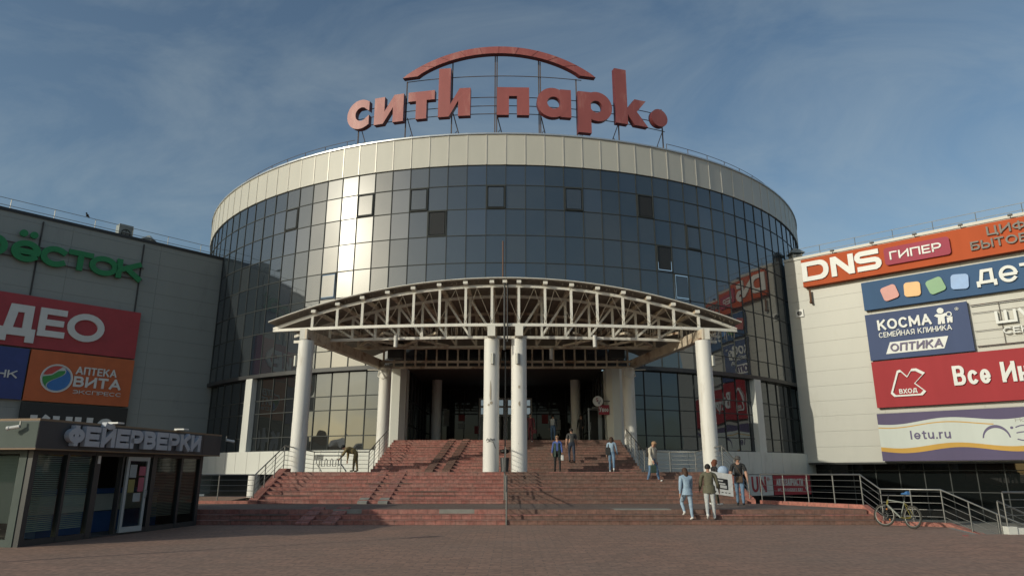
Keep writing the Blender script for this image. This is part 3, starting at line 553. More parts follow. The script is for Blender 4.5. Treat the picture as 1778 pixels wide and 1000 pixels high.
# ------------------------------------------------------------------ low houses across the square (seen mirrored in the glass)
D('house_wall', (.42, .36, .28), .8); D('house_red', (.25, .09, .06), .8); D('house_pane', (.03, .03, .035), .2)
for i, (x, y, w, dpt, h, k) in enumerate(((-55, -95, 26, 12, 6.5, 'house_wall'), (-20, -110, 22, 12, 7.5, 'house_red'), (14, -100, 24, 14, 8, 'house_wall'), (48, -112, 28, 12, 7, 'house_wall'), (85, -95, 22, 12, 8.5, 'house_red'), (-150, -100, 30, 40, 9, 'house_red'), (-165, -45, 26, 44, 9.5, 'house_wall'), (-150, 12, 24, 36, 8.5, 'house_red'), (-95, -120, 40, 14, 8, 'house_wall'), (-205, -130, 50, 40, 12, 'house_red'))):
    t = thing('house', 'low gabled house across the square behind the viewer', 'house', (x, y, 0), 'houses across the square')
    m = MB(); m.box(x - w / 2, x + w / 2, y, y + dpt, 0, h); m.build('wall', k, t)
    m = MB(); m.hexa([(x - w / 2 - .4, y - .4, h), (x + w / 2 + .4, y - .4, h), (x + w / 2 + .4, y + dpt + .4, h), (x - w / 2 - .4, y + dpt + .4, h), (x - w / 2 + 1, y + dpt / 2 - .1, h + 3), (x + w / 2 - 1, y + dpt / 2 - .1, h + 3), (x + w / 2 - 1, y + dpt / 2 + .1, h + 3), (x - w / 2 + 1, y + dpt / 2 + .1, h + 3)]); m.build('roof', 'house_red' if k == 'house_wall' else 'roof', t)
    for q in range(int(w / 4)):
        for z in (1.2, 4.2):
            m = MB(); xx = x - w / 2 + 2 + q * 4; m.box(xx - .6, xx + .6, y + dpt - .02, y + dpt + .03, z, z + 1.5); m.build('window', 'house_pane', t)
# ------------------------------------------------------------------ red roof sign on its frame
sg = thing('roof_sign', 'big faded red letters under a long red arch on the roof of the round building', 'sign', cyl(0, 29.8, 24.7))
SR = 29.8
bend = lambda x, z, d: cyl(math.degrees(x / SR), SR + d, z)
TZ = .42
def letter(parts, name='letter'):
    m = MB()
    for i, q in enumerate(parts):
        d1 = TZ - .004 * i; d0 = .004 * i
        m.cur = 0; n0 = len(m.f)
        if q[0] == 'p': m.poly(q[1], bend, d0, d1)
        else: m.strip(q[1], q[2], bend, d0, d1, q[3])
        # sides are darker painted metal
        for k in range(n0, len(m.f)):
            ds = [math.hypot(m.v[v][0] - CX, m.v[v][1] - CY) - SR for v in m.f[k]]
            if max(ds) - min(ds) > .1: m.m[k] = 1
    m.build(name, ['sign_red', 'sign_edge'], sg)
zb, zt = 26.42, 28.66; zc = (zb + zt) / 2
letter([('s', arc(-10.72, zc, 1.14, 1.2, 52, 308, 26), arc(-10.62, zc, .52, .56, 46, 314, 26), False), ('p', [(-10.45, zt - .16), (-9.98, zt - .16), (-9.98, zt - .95), (-10.3, zt - .70)]), ('p', [(-10.45, zb + .16), (-10.3, zb + .70), (-9.98, zb + .95), (-9.98, zb + .16)])])
def i_letter(x0, x1, w, ztl, ztr):
    return [(x0, zb), (x0 + w * .9, zb), (x1 - w, zb + 1.25), (x1 - w, zb), (x1, zb), (x1, ztr), (x1 - w * .9, ztr), (x0 + w, zt - 1.25), (x0 + w, ztl), (x0, ztl)]
letter([('p', i_letter(-9.53, -7.21, .82, zt - .05, zt))])
letter([('p', [(-6.25, zb), (-5.45, zb), (-5.45, zt - .75), (-4.85, zt - .75), (-4.85, zt), (-6.85, zt), (-6.85, zt - .75), (-6.25, zt - .75)])])
letter([('p', i_letter(-4.58, -2.24, .88, 30.37, zt))])
letter([('p', [(-.34, zb), (.52, zb), (.52, zt - .72), (1.1, zt - .72), (1.1, zb), (1.97, zb), (1.97, zt), (-.34, zt)])])
letter([('s', arc(3.66, zc, 1.14, 1.19, 0, 360, 32)[:-1], arc(3.75, zc, .48, .48, 0, 360, 32)[:-1], True), ('p', [(4.22, zb), (5.02, zb), (5.02, zt), (4.22, zt)])])
letter([('p', [(5.53, 25.34), (6.5, 25.34), (6.5, zt), (5.53, zt)]), ('s', arc(6.98, zc + .02, 1.16, 1.19, 0, 360, 32)[:-1], arc(6.92, zc, .46, .48, 0, 360, 32)[:-1], True)])
letter([('p', [(8.43, zb + .05), (9.38, zb + .05), (9.38, 31.0), (8.43, 31.0)]), ('p', [(9.2, zc + .02), (10.0, zt), (10.95, zt), (10.15, zc + .1), (11.05, zb + .1), (9.95, zb + .1)])])
letter([('p', arc(12.1, 27.54, .72, .72, 0, 360, 28)[:-1])], 'dot')
# arch
no = 40
xo = [-7.37 + 14.31 * i / no for i in range(no + 1)]
fo = lambda x: 29.95 + 2.08 * (1 - ((x + .215) / 7.155) ** 2) ** .9 if abs(x + .215) < 7.155 else 29.95
xi = [-6.2 + 11.95 * i / no for i in range(no + 1)]
fi = lambda x: 29.95 + 1.52 * max(0, 1 - ((x + .225) / 5.975) ** 2) ** .85
letter([('s', [(x, fo(x)) for x in xo], [(x, fi(x)) for x in xi], False)], 'arch')
for i in range(4, no - 2, 4): sj = MB(); sj.bar(bend(xo[i], fo(xo[i]) - .01, TZ + .004), bend(xi[i], fi(xi[i]) + .01, TZ + .004), .03, .012); sj.build('panel_joint', 'sign_edge', sg)
fr = MB()
for z in (26.8, 27.45, 28.15): fr.tube([bend(-11.5 + i * 24.4 / 30, z, -.12) for i in range(31)], .03, 6)
fr.tube([bend(-7.2 + i * 13.2 / 20, 29.9 - .00 * i, -.12) for i in range(21)], .03, 6)
fr.build('frame_rail', 'frame_steel', sg)
for x, zt_ in ((-11.2, 27), (-7.25, 30), (-3.7, 31.2), (-.5, 31.6), (-.36, 31.6), (2.75, 31.5), (2.87, 31.2), (5.6, 30), (8.9, 28.2), (12.75, 28.7)):
    p = MB(); p.bar(bend(x, 24.5, -.2), bend(x, zt_, -.2), .085); p.build('post', 'frame_steel', sg)
    if x not in (-.36, 2.87):
        b = MB(); b.bar(bend(x + .1, 27.0, -.25), bend(x + .75 * (1 if x < 8 else -1), 24.5, -1.0 + .3), .055); b.bar(bend(x + .05, 25.0, -.22), bend(x + .35 * (1 if x < 8 else -1), 25.7, -.5), .045); b.build('brace', 'frame_steel', sg)
# ------------------------------------------------------------------ facade signs, right wing
def board(name, label, pl, s0, s1, z0, z1, key, d0=.12, d1=.4, group=None, edge=None):
    t = thing(name, label, 'sign', tuple(pl((s0 + s1) / 2, z0, d0)), group)
    m = MB()
    if pl is PR and key != 'v_purple':
        n = int((s1 - s0) / 1.1); e = [rnd.uniform(-.016, .003) for _ in range(n + 1)]
        for i in range(n):
            a, b = s0 + (s1 - s0) * i / n, s0 + (s1 - s0) * (i + 1) / n; q = rnd.uniform(-.01, .004); r = rnd.uniform(-.01, .004)
            m.hexa([pl(a, z0, d0), pl(b, z0, d0), pl(b, z0, d1 + q), pl(a, z0, d1 + r), pl(a, z1, d0), pl(b, z1, d0), pl(b, z1, d1 + e[i + 1]), pl(a, z1, d1 + e[i])])
    else: m.obox(pl, s0, s1, z0, z1, d0, d1)
    m.build('panel', key, t)
    if edge:
        f = MB(); w = .06
        f.obox(pl, s0 - w, s1 + w, z1 + .002, z1 + w, d0, d1 + .02); f.obox(pl, s0 - w, s1 + w, z0 - w, z0 - .002, d0, d1 + .02); f.obox(pl, s0 - w, s0 - .002, z0, z1, d0, d1 + .02); f.obox(pl, s1 + .002, s1 + w, z0, z1, d0, d1 + .02); f.build('frame', edge, t)
    return t
def word(t, s, s0, s1, z0, z1, pl, d, key, dep=.1, bold=.03, shear=0., name='lettering'):
    return text_mb(s, s0, s1, z0, z1, pl, d, d + dep, bold, shear).build(name, key, t)
V = dict(rough=.6, spec=.18, var=.08, scale=.7, bump=.5, bscale=.9, stretch=(1, 1, .15))
D('v_orange', (.42, .075, .02), **V); D('v_pink', (.33, .055, .09), **V); D('v_blue', (.04, .095, .2), **V); D('v_navy', (.055, .08, .17), **V)
D('v_red', (.32, .03, .038), **V); D('v_purple', (.095, .08, .15), **V); D('v_white', (.52, .56, .53), **V); D('v_gold', (.50, .30, .07), **V); D('v_violet', (.07, .055, .14), rough=.5)
D('l_white', (.62, .64, .63), .45, var=.06); D('l_grey', (.17, .16, .145), .6, grime=(.28, .26, .23)); D('sq_red', (.42, .12, .10), .4); D('sq_yel', (.58, .30, .055), .4); D('sq_grn', (.05, .23, .07), .4); D('sq_blu', (.12, .27, .56), .4)
t = board('shop_sign', 'long orange box sign with white letters and a pink plate along the cream wing roof', PR, 1.55, 27, 15.95, 18.22, 'v_orange', .08, .6)
dd = .6
m = MB(); o = [(1.6, 17.93), (2.85, 17.93)] + arc(3.0, 17.2, .65, .73, 80, 0, 4) + arc(3.0, 17.08, .65, .73, 0, -80, 4) + [(2.85, 16.35), (1.6, 16.35)]
i_ = [(2.0, 17.57), (2.8, 17.57)] + arc(2.85, 17.2, .4, .37, 80, 0, 4) + arc(2.85, 17.08, .4, .37, 0, -80, 4) + [(2.8, 16.71), (2.0, 16.71)]
m.strip(o, i_, PR, dd, dd + .12); m.build('lettering', 'l_white', t)
m = MB(); m.poly([(3.82, 16.35), (4.22, 16.35), (4.22, 17.35), (5.1, 16.35), (5.52, 16.35), (5.52, 17.93), (5.12, 17.93), (5.12, 16.95), (4.24, 17.93), (3.82, 17.93)], PR, dd, dd + .12); m.build('lettering', 'l_white', t)
l, r = stroke([(7.3, 17.73)] + [(6.05, 17.73)] + arc(6.05, 17.45, .28, .28, 100, 260, 5) + [(6.1, 17.16), (6.95, 17.14)] + arc(6.95, 16.84, .3, .3, 80, -80, 5) + [(6.9, 16.55), (5.72, 16.55)], .38)
m = MB(); m.strip(l, r, PR, dd, dd + .12, False); m.build('lettering', 'l_white', t)
m = MB(); m.poly(rrect(7.68, 11.92, 16.47, 17.8, .22), PR, dd, dd + .2); e = m.build('name_plate', 'v_pink', t)
text_mb('ГИПЕР', 8.05, 11.4, 16.83, 17.45, PR, dd + .2, dd + .26, .035).build('lettering', 'l_white', e)
for i in range(8):
    m = MB(); s_ = 4 + i * 2.9; m.bar(PR(s_, 18.2, .3), PR(s_, 18.5, .5), .035); m.obox(PR, s_ - .14, s_ + .14, 18.46, 18.58, .42, .6); m.build('spot_lamp', 'dark_metal', t)
word(t, 'ЦИФРОВАЯ И', 14.15, 21.0, 17.32, 17.95, PR, dd, 'l_grey', .14, .035); word(t, 'БЫТОВАЯ ТЕХНИКА', 13.1, 22.6, 16.46, 17.08, PR, dd, 'l_grey', .14, .035)
t = board('shop_sign', 'blue sign with four coloured rounded squares on the cream wing wall', PR, 5.74, 28, 13.4, 15.55, 'v_blue', .12, .42, edge=None)
for s, z, k, rt in ((7.63, 14.45, 'sq_red', 14), (9.12, 14.45, 'sq_yel', -3), (10.61, 14.45, 'sq_grn', 16), (12.08, 14.47, 'sq_blu', -6)):
    m = MB(); c, q = math.cos(R_(rt)), math.sin(R_(rt)); m.poly([(s + x * c - y * q, z + x * q + y * c) for x, y in rrect(-.53, .53, -.53, .53, .22)], PR, .42, .56); m.build('coloured_square', k, t)
word(t, 'детский мир', 13.05, 25.6, 13.92, 15.07, PR, .42, 'l_white', .14, .035)
t = board('shop_sign', 'dark blue clinic sign with white words and a pair of white figures', PR, 5.7, 12.25, 9.6, 13.05, 'v_navy', .12, .42)
word(t, 'КОСМА', 6.5, 10.0, 11.75, 12.52, PR, .42, 'l_white', .1, .04); word(t, 'СЕМЕЙНАЯ КЛИНИКА', 6.5, 11.15, 11.2, 11.58, PR, .42, 'l_white', .07, .02)
m = MB(); m.poly([(6.8, 9.97), (10.5, 9.97), (10.85, 10.8), (7.15, 10.8)], PR, .42, .46); e = m.build('word_panel', 'l_white', t)
text_mb('ОПТИКА', 7.1, 10.45, 10.1, 10.68, PR, .46, .52, .04, .15).build('lettering', 'v_violet', e)
m = MB(); m.poly(arc(10.62, 12.62, .21, .21, 0, 360, 14)[:-1], PR, .42, .5)
m.poly([(10.2, 12.3), (10.35, 12.42), (10.62, 12.36), (10.92, 12.42), (11.02, 12.3), (10.82, 12.15), (10.8, 11.68), (10.62, 11.68), (10.6, 11.95), (10.55, 11.68), (10.36, 11.68), (10.42, 12.15)], PR, .42, .49)
m.strip(arc(11.1, 12.3, .19, .19, 0, 360, 14)[:-1], arc(11.1, 12.3, .12, .12, 0, 360, 14)[:-1], PR, .42, .495)
m.poly([(10.95, 12.08), (11.3, 12.12), (11.25, 11.7), (11.14, 11.7), (11.1, 11.88), (11.05, 11.7), (10.94, 11.7)], PR, .42, .5); m.build('emblem', 'l_white', t)
word(t, '®', 11.5, 11.72, 12.5, 12.72, PR, .42, 'l_white', .05, .005)
t = thing('shop_sign', 'pale loose letters fixed straight onto the cream wall right of the clinic sign', 'sign', tuple(PR(14.5, 10.6, .1)))
word(t, 'шу', 13.7, 15.9, 11.27, 12.13, PR, .18, 'l_white', .15, .04); word(t, 'СЕКОНД', 14.0, 17.2, 10.55, 10.98, PR, .18, 'l_white', .12, .03)
m = MB(); m.tube([PR(12.4, 12.75, .2), PR(20, 12.75, .2)], .04, 5); m.tube([PR(12.4, 12.2, .15), PR(20, 12.2, .15)], .02, 5); m.tube([PR(12.4, 10.95, .15), PR(20, 10.95, .15)], .02, 5); m.tube([PR(12.4, 9.9, .15), PR(20, 9.9, .15)], .04, 5); m.tube([PR(14, 12.75, .13), PR(14, 9.9, .13)], .02, 5); m.build('frame', 'frame_steel', t)
t = board('shop_sign', 'long red sign with an outlined angular emblem above the purple and white sign', PR, 5.7, 28, 6.15, 9.5, 'v_red', .12, .42)
P = [(6.95, 6.85), (8.75, 6.85), (9.0, 7.1), (8.4, 7.72), (9.1, 8.4), (8.6, 8.75), (8.3, 8.75), (7.95, 8.25), (7.55, 8.75), (7.35, 8.7), (6.75, 7.1)]
cen = (7.85, 7.6); m = MB(); m.strip(P, [(cen[0] + (x - cen[0]) * .86, cen[1] + (y - cen[1]) * .85) for x, y in P], PR, .42, .52); m.build('emblem', 'l_white', t)
word(t, 'ВХОД', 7.3, 8.45, 7.05, 7.38, PR, .42, 'l_white', .05, .04); word(t, 'Все Инструменты', 10.75, 21.3, 7.35, 8.68, PR, .42, 'l_white', .12, .03)
t = board('shop_sign', 'purple and white banner sign with wavy gold lines, lowest on the cream wing', PR, 5.6, 27, 2.4, 5.72, 'v_purple', .12, .42)
wv = lambda s, ph=0: math.sin((s - 5.6) * .95 + ph)
xs = [5.6 + i * 21.4 / 80 for i in range(81)]
m = MB(); m.strip([(x, 5.05 - .16 * wv(x, .6) + .012 * (x - 5.6)) for x in xs], [(x, 3.42 - .16 * wv(x, .3)) for x in xs], PR, .415, .43, False); m.build('white_band', 'v_white', t)
m = MB(); m.strip([(x, 3.42 - .16 * wv(x, .3)) for x in xs], [(x, 3.10 - .17 * wv(x, .1)) for x in xs], PR, .415, .428, False); m.build('gold_band', 'v_gold', t)
xs2 = xs[:27]; m = MB(); m.strip([(x, 4.86 - .15 * wv(x, .7)) for x in xs2], [(x, 4.79 - .15 * wv(x, .7)) for x in xs2], PR, .43, .434, False); m.build('gold_line', 'v_gold', t)
word(t, 'letu.ru', 7.55, 10.05, 3.85, 4.50, PR, .43, 'v_violet', .01, .03)
m = MB(); m.strip(arc(12.6, 3.72, .78, .92, 175, 5, 20), arc(12.6, 3.72, .70, .72, 172, 8, 20), PR, .43, .44, False)
m.poly(arc(13.5, 4.42, .09, .09, 0, 360, 10)[:-1], PR, .43, .44)
for z, a in ((4.45, .12), (4.1, .06), (3.72, -.10)):
    l, r = stroke([(13.7 + i * .09, z + a * math.sin(i / 9 * math.pi) - .02) for i in range(10)], .075); m.strip(l, r, PR, .43, .44, False)
m.build('lettering', 'v_violet', t)
word(t, 'На вс', 13.75, 15.0, 4.78, 5.05, PR, .434, 'l_grey', .008, .0)
# ------------------------------------------------------------------ facade signs, left wing
D('g_green', (.012, .20, .065), .45); D('s_red', (.36, .035, .045), .45, **{}); D('s_blue', (.03, .05, .2), .45); D('s_orange', (.50, .115, .03), .45); D('s_black', (.015, .016, .017), .4); D('s_ggreen', (.04, .27, .06), .4); D('s_bblue', (.03, .16, .45), .4); D('s_dred', (.5, .06, .05), .4)
t = thing('shop_sign', 'bright green channel letters in a row high on the shaded wing', 'sign', tuple(PLW(-12, 15.4, .1)))
for ch, a, b, z0, z1 in (('р', -16.45, -14.8, 15.5, 17.0), ('е', -14.6, -12.87, 15.45, 16.95), ('с', -12.9, -11.2, 15.48, 16.95), ('т', -11.22, -9.65, 15.55, 16.98), ('о', -9.85, -7.95, 15.5, 16.95), ('к', -8.05, -6.25, 15.55, 17.0)):
    text_mb(ch, a, b, z0, z1, PLW, .2, .38, .068).build('letter', 'g_green', t)
m = MB()
for s in (-14.05, -13.45): m.poly(arc(s, 17.42, .24, .24, 0, 360, 18)[:-1], PLW, .2, .38)
m.build('letter_dots', 'g_green', t)
m = MB()
for z in (15.75, 16.7): m.bar(PLW(-25, z, .12), PLW(-6.1, z, .12), .06)
m.build('frame', 'frame_steel', t)
t = board('shop_sign', 'large red sign with white capitals on the shaded wing wall', PLW, -24, -5.92, 9.72, 13.2, 's_red', .1, .35)
for ch, a, b, z0, z1 in (('Д', -14.5, -12.42, 10.1, 12.48), ('Е', -12.3, -10.7, 10.55, 12.5), ('О', -10.6, -8.25, 10.5, 12.5), ('И', -17.0, -14.9, 10.55, 12.5), ('В', -19.2, -17.4, 10.55, 12.5)): text_mb(ch, a, b, z0, z1, PLW, .35, .5, .05).build('letter', 'l_white', t)
t = board('shop_sign', 'dark blue bank sign at the left edge, beside the orange pharmacy sign', PLW, -22, -12.5, 6.25, 9.6, 's_blue', .1, .35)
word(t, 'БАНК', -15.4, -12.95, 7.6, 8.1, PLW, .35, 'l_white', .08, .03)
t = board('shop_sign', 'orange pharmacy sign with a round red, green and blue leaf emblem', PLW, -12.4, -5.9, 6.22, 9.62, 's_orange', .1, .36)
word(t, 'АПТЕКА', -9.6, -7.0, 8.22, 8.75, PLW, .36, 'l_white', .1, .03); word(t, 'ВИТА', -9.65, -6.62, 7.35, 8.08, PLW, .36, 'l_white', .1, .045); word(t, 'ЭКСПРЕСС', -9.6, -6.5, 6.88, 7.14, PLW, .36, 'l_white', .06, .02)
cx, cz = -10.68, 7.82
m = MB(); m.strip(arc(cx, cz, .96, .96, 0, 360, 32)[:-1], arc(cx, cz, .88, .88, 0, 360, 32)[:-1], PLW, .36, .44); m.poly(arc(cx, cz, .875, .875, 0, 360, 32)[:-1], PLW, .36, .38); e = m.build('emblem', 'l_white', t)
sc1 = [(cx + .45 - .9 * q + .25 * math.sin(q * math.pi * 2), cz + .70 - 1.42 * q) for q in [i / 10 for i in range(11)]]
m = MB(); m.poly(arc(cx, cz, .83, .83, 60, -118, 14) + sc1[::-1][1:-1], PLW, .38, .41); m.build('leaf', 's_bblue', e)
m = MB(); m.poly(arc(cx, cz, .83, .83, 176, 236, 8) + [(x - .07, y) for x, y in sc1[::-1][1:10]] + [(cx + .05, cz + .5), (cx - .3, cz + .2), (cx - .6, cz + .12)], PLW, .38, .41); m.build('leaf', 's_ggreen', e)
m = MB(); m.poly(arc(cx, cz, .83, .83, 72, 166, 12) + [(cx - .6, cz + .2), (cx - .32, cz + .28), (cx - .02, cz + .55)], PLW, .38, .41); m.build('leaf', 's_dred', e)
t = board('shop_sign', 'black sign with white capitals half hidden behind the kiosk roof', PLW, -12.4, -5.87, 2.9, 6.12, 's_black', .1, .35)
word(t, 'КИНО', -11.8, -6.6, 3.3, 5.3, PLW, .35, 'l_white', .12, .04)
# banners under the right hand plinth
a, b = Vector((15.9, 48.35)), Vector((21.5, 51.4)); rr_ = (b - a).normalized(); PB = plane(a, rr_, (rr_.y, -rr_.x))
D('bn_red', (.30, .03, .045), .6); D('bn_white', (.5, .53, .52), .6)
t = thing('banner', 'red car parts banner with an arrow behind the right hand railing', 'banner', tuple(PB(4.6, 0, 0)))
m = MB(); m.obox(PB, 2.6, 6.35, .12, 1.42, 0, .05); m.build('panel', 'bn_red', t)
word(t, 'АВТОЗАПЧАСТИ', 2.85, 5.55, .72, 1.2, PB, .05, 'bn_white', .015, .02); word(t, 'ВСЕ, ЧТО КАЖДОГО ЖДЕТ', 2.95, 5.5, .35, .55, PB, .05, 'bn_white', .015, .01)
m = MB(); m.poly([(5.85, 1.25), (6.0, 1.25), (6.0, .6), (6.1, .6), (5.925, .25), (5.75, .6), (5.85, .6)], PB, .05, .065); m.build('arrow', 'bn_white', t)
t = thing('banner', 'white banner with tall red letters beside the red car parts banner', 'banner', tuple(PB(1, 0, 0)))
m = MB(); m.obox(PB, .0, 2.5, .10, 1.46, 0, .05); m.build('panel', 'bn_white', t)
word(t, 'UN', .45, 1.85, .32, 1.35, PB, .05, 'bn_red', .015, .03); word(t, '®', 1.95, 2.2, 1.05, 1.3, PB, .05, 'bn_red', .015, .0)
# round hanging shop sign at the entrance
t = thing('round_sign', 'round white projecting sign with a monogram beside the entrance', 'sign', (5.6, 44.2, 5.6))
PS = lambda s, z, d=0.: Vector((5.45 + s, 43.9 - d, 5.98 + z))
m = MB(); m.poly(arc(0, 0, .32, .32, 0, 360, 28)[:-1], PS, 0, .12); m.build('disc', 'lamp_white', t)
text_mb('S', -.13, .03, -.03, .2, PS, .12, .13, .02).build('lettering', 'bn_red', t); text_mb('V', -.06, .17, -.2, .06, PS, .12, .135, .02).build('lettering', 'v_violet', t)
m = MB(); m.bar(PS(.3, 0, .06), PS(.75, 0, .06), .05); m.build('bracket', 'dark_metal', t)
t = thing('shop_sign', 'small white letters on dark glass under the round entrance sign', 'sign', (6.0, 44.3, 5.2)); PS2 = lambda s, z, d=0.: Vector((5.5 + s, 43.89 - d, 5.2 + z))
m = MB(); m.box(5.5, 6.15, 43.9, 43.98, 5.15, 5.75); m.build('panel', 'bn_red', t)
text_mb('Удоо', .03, .6, .12, .42, PS2, 0, .02, .02).build('lettering', 'l_white', t)
# ------------------------------------------------------------------ entrance canopy
can = thing('entrance_canopy', 'arched white steel truss canopy on round white columns over the entrance steps', 'canopy', (-.35, 34, 1.65))
def XS(x, y): return -.35 + (x + .35) * (1 - .0185 * (y - 32.2))
fy = lambda x: 1.4 * ((x + .35) / 11.55) ** 2
tz = lambda x: 8.52 + 1.86 * (1 - ((x + .35) / 11.55) ** 2)
PX = sorted([-.97 - 1.27 * k for k in range(8)] + [.33 + 1.27 * k for k in range(8)])
def truss(y0, key, w, diag, bow=1., zb_=8.45, upto=None, name='truss'):
    pt = lambda x, z: (XS(x, y0), y0 + bow * fy(x), z)
    m = MB(); xs = [-11.9 + i * 23.1 / 24 for i in range(25)]
    for a, b in zip(xs, xs[1:]):
        m.bar(pt(a, zb_), pt(b, zb_), w, w * 1.1); m.bar(pt(a, tz(a)), pt(b, tz(b)), w, w * 1.05)
    m.build('truss_chord', key, can)
    for x in PX:
        q = MB(); q.bar(pt(x, zb_ + w * .52), pt(x, tz(x) - w * .5), w * .95, w * .95, up=(0, 1, 0)); q.build('truss_post', key, can)
    if diag:
        for a, b in zip(PX, PX[1:]):
            q = MB()
            if a < -1.5 and b <= -.9: q.bar(pt(a, tz(a) - .05), pt(b, zb_ + .1), w * .85, w * .85)
            elif a > 0: q.bar(pt(b, tz(b) - .05), pt(a, zb_ + .1), w * .85, w * .85)
            if q.v: q.build('truss_diagonal', key, can)
truss(32.2, 'steel_white', .125, False); truss(34.3, 'steel_white', .125, True, .9, 8.24); truss(38.2, 'steel_rust', .125, True, .6)
m = MB()   # second tie in front, in the light
pt = lambda x, z, y: (XS(x, y), y + .9 * fy(x), z)
# back lattice girder
yb_ = 42.0; ptb = lambda x, z: (XS(x, yb_), yb_, z)
m = MB()
for z in (7.85, 8.2, 9.05): m.bar(ptb(-10.0, z), ptb(9.3, z), .13, .13)
m.build('lattice_chord', 'steel_rust', can)
m = MB()
for i in range(24): x = -9.6 + i * .8; m.bar(ptb(x, 7.9), ptb(x, 9.0), .10, .10, up=(0, 1, 0))
m.build('lattice_posts', 'steel_rust', can)
m = MB()
for i in range(24):
    a = -10.2 + i * .82; b = a + .815; m.hexa([ptb(a, 9.13), ptb(b, 9.13), (XS(b, 42.12), 42.12, 9.13), (XS(a, 42.12), 42.12, 9.13), ptb(a, max(9.14, tz(a) + .2)), ptb(b, max(9.14, tz(b) + .2)), (XS(b, 42.12), 42.12, max(9.14, tz(b) + .2)), (XS(a, 42.12), 42.12, max(9.14, tz(a) + .2))])
m.build('added_dark_sheet', 'sheet', can)  # dark sheet added to hide the bright glass above the lattice
for x0, x1 in ((-9.6, -6.8), (-6.8, -4), (8.9, 6.1), (6.1, 3.3)):
    for a, b in ((x0, x1), (x1, x0)):
        m = MB(); m.bar((XS(a, 38.2), 38.2, 8.5), (XS(b, 42), 41.9, 9.0), .11); m.build('wind_brace', 'steel_rust', can)
        m = MB(); m.bar((XS(a, 34.4), 34.4, 8.5), (XS(b, 38.2), 38.1, 8.5), .11); m.build('wind_brace', 'steel_rust', can)
for x in (-10.0, -.97, .33, 9.3):
    m = MB(); q0 = (XS(x, 31.7) + 0, 31.75 + fy(x) * .9, 8.1); q1 = (XS(x, 42.4), 42.4, 8.1)
    m.bar(q0, q1, .34, .5); mo = m.build('radial_beam', 'steel_rust', can)
    e = MB(); e.bar((q0[0], q0[1] - .012, q0[2]), (q0[0], q0[1] + .45, q0[2]), .36, .52); e.build('beam_end', 'steel_white', mo)
# purlins and the vaulted roof sheet
for x in PX + [-.35]:
    m = MB(); ya = 31.85 + fy(x); m.bar((XS(x, ya), ya, tz(x) + .15), (XS(x, 43.6), 43.6, tz(x) + .15), .2, .14); mo = m.build('purlin', 'steel_rust', can)
    m = MB(); m.bar((XS(x, ya), ya - .02, tz(x) + .15), (XS(x, ya), ya + .3, tz(x) + .15), .215, .15); m.build('purlin_end', 'steel_white', mo)
m = MB(); xs = [-11.95 + i * 23.2 / 72 for i in range(73)]
ys = [31.75, 34, 36.5, 39, 41.5, 44.2]
def rs(x, y, up): yy = y + (fy(x) if y < 32 else fy(x) * max(0, (44.2 - y) / 12.4)); return (XS(x, y), yy, tz(x) + .25 + up)
for up in (0, .05):
    for k, (a, b) in enumerate(zip(xs, xs[1:])):
        c = .02 if k % 2 else 0
        for y0, y1 in zip(ys, ys[1:]): m.quad(rs(a, y0, up + .0 + c), rs(b, y0, up + .02 - c), rs(b, y1, up + .02 - c), rs(a, y1, up + c))
for a, b in zip(xs, xs[1:]): m.quad(rs(a, ys[0], 0), rs(b, ys[0], 0), rs(b, ys[0], .07), rs(a, ys[0], .07))
m.build('roof_sheet', 'sheet', can, recalc=False)
m = MB(); m.tube([rs(a, ys[0], .05) for a in xs], .025, 5); m.build('roof_edge', 'steel_white', can)
for x in (-7.1, 6.4):
    m = MB(); m.box(x - .45, x + .45, 41.2, 41.85, 8.3, 9.3); m.build('heater_box', 'dark_metal', can)
# strings of fairy lights: swags between posts and short hanging drops
m = MB()
for a, b in zip(PX, PX[1:]):
    c = (a + b) / 2 + rnd.uniform(-.2, .2); yy = 32.08 + fy(a)
    for e in (a, b): m.tube([(XS(c, yy), yy, tz(c) - .1), (XS((c + e) / 2, yy), yy - .02, (tz(c) + 8.55) / 2 - rnd.uniform(0, .12)), (XS(e, yy), yy, 8.55)], .012, 4)
m.build('light_swag', 'wire', can)
m = MB(); x = -11.6
while x < 10.9:
    x += rnd.uniform(.05, .2); yy = 32.12 + fy(x); z = 8.38; m.tube([(x, yy, z), (x + rnd.uniform(-.04, .04), yy, z - rnd.uniform(.1, .55))], .01, 3)
x = -11.6
while x < 10.9: x += rnd.uniform(.12, .3); yy = 31.9 + fy(x); z = tz(x) + .25; m.tube([(x, yy, z), (x + rnd.uniform(-.08, .08), yy, z - rnd.uniform(.05, .16))], .012, 3)
o = m.build('light_drops', 'wire', can)
for x, y, z in ((-5.9, 34.3, 8.2), (4.2, 34.3, 8.2), (2.2, 38.2, 8.2)):
    m = MB(); m.tube([(x, y, z - .45), (x, y, z + .15)], .1, 10); m.build('floodlight', 'lamp_white', can)
m = MB(); m.tube([(-.45, 32.4, 10.6), (-.45, 32.4, 12.75)], .035, 6); m.build('mast', 'rust', can)
m = MB(); m.tube([(-.36, 32.0, 10.6), (-.36, 32.0, 7.2)], .05, 8); m.tube([(-.22, 32.0, 10.5), (-.22, 32.0, 7.6)], .03, 8); m.tube([(-.32, 32.6, 7.2), (-.32, 32.6, 1.65)], .035, 8); m.build('drainpipe', 'dark_metal', can)
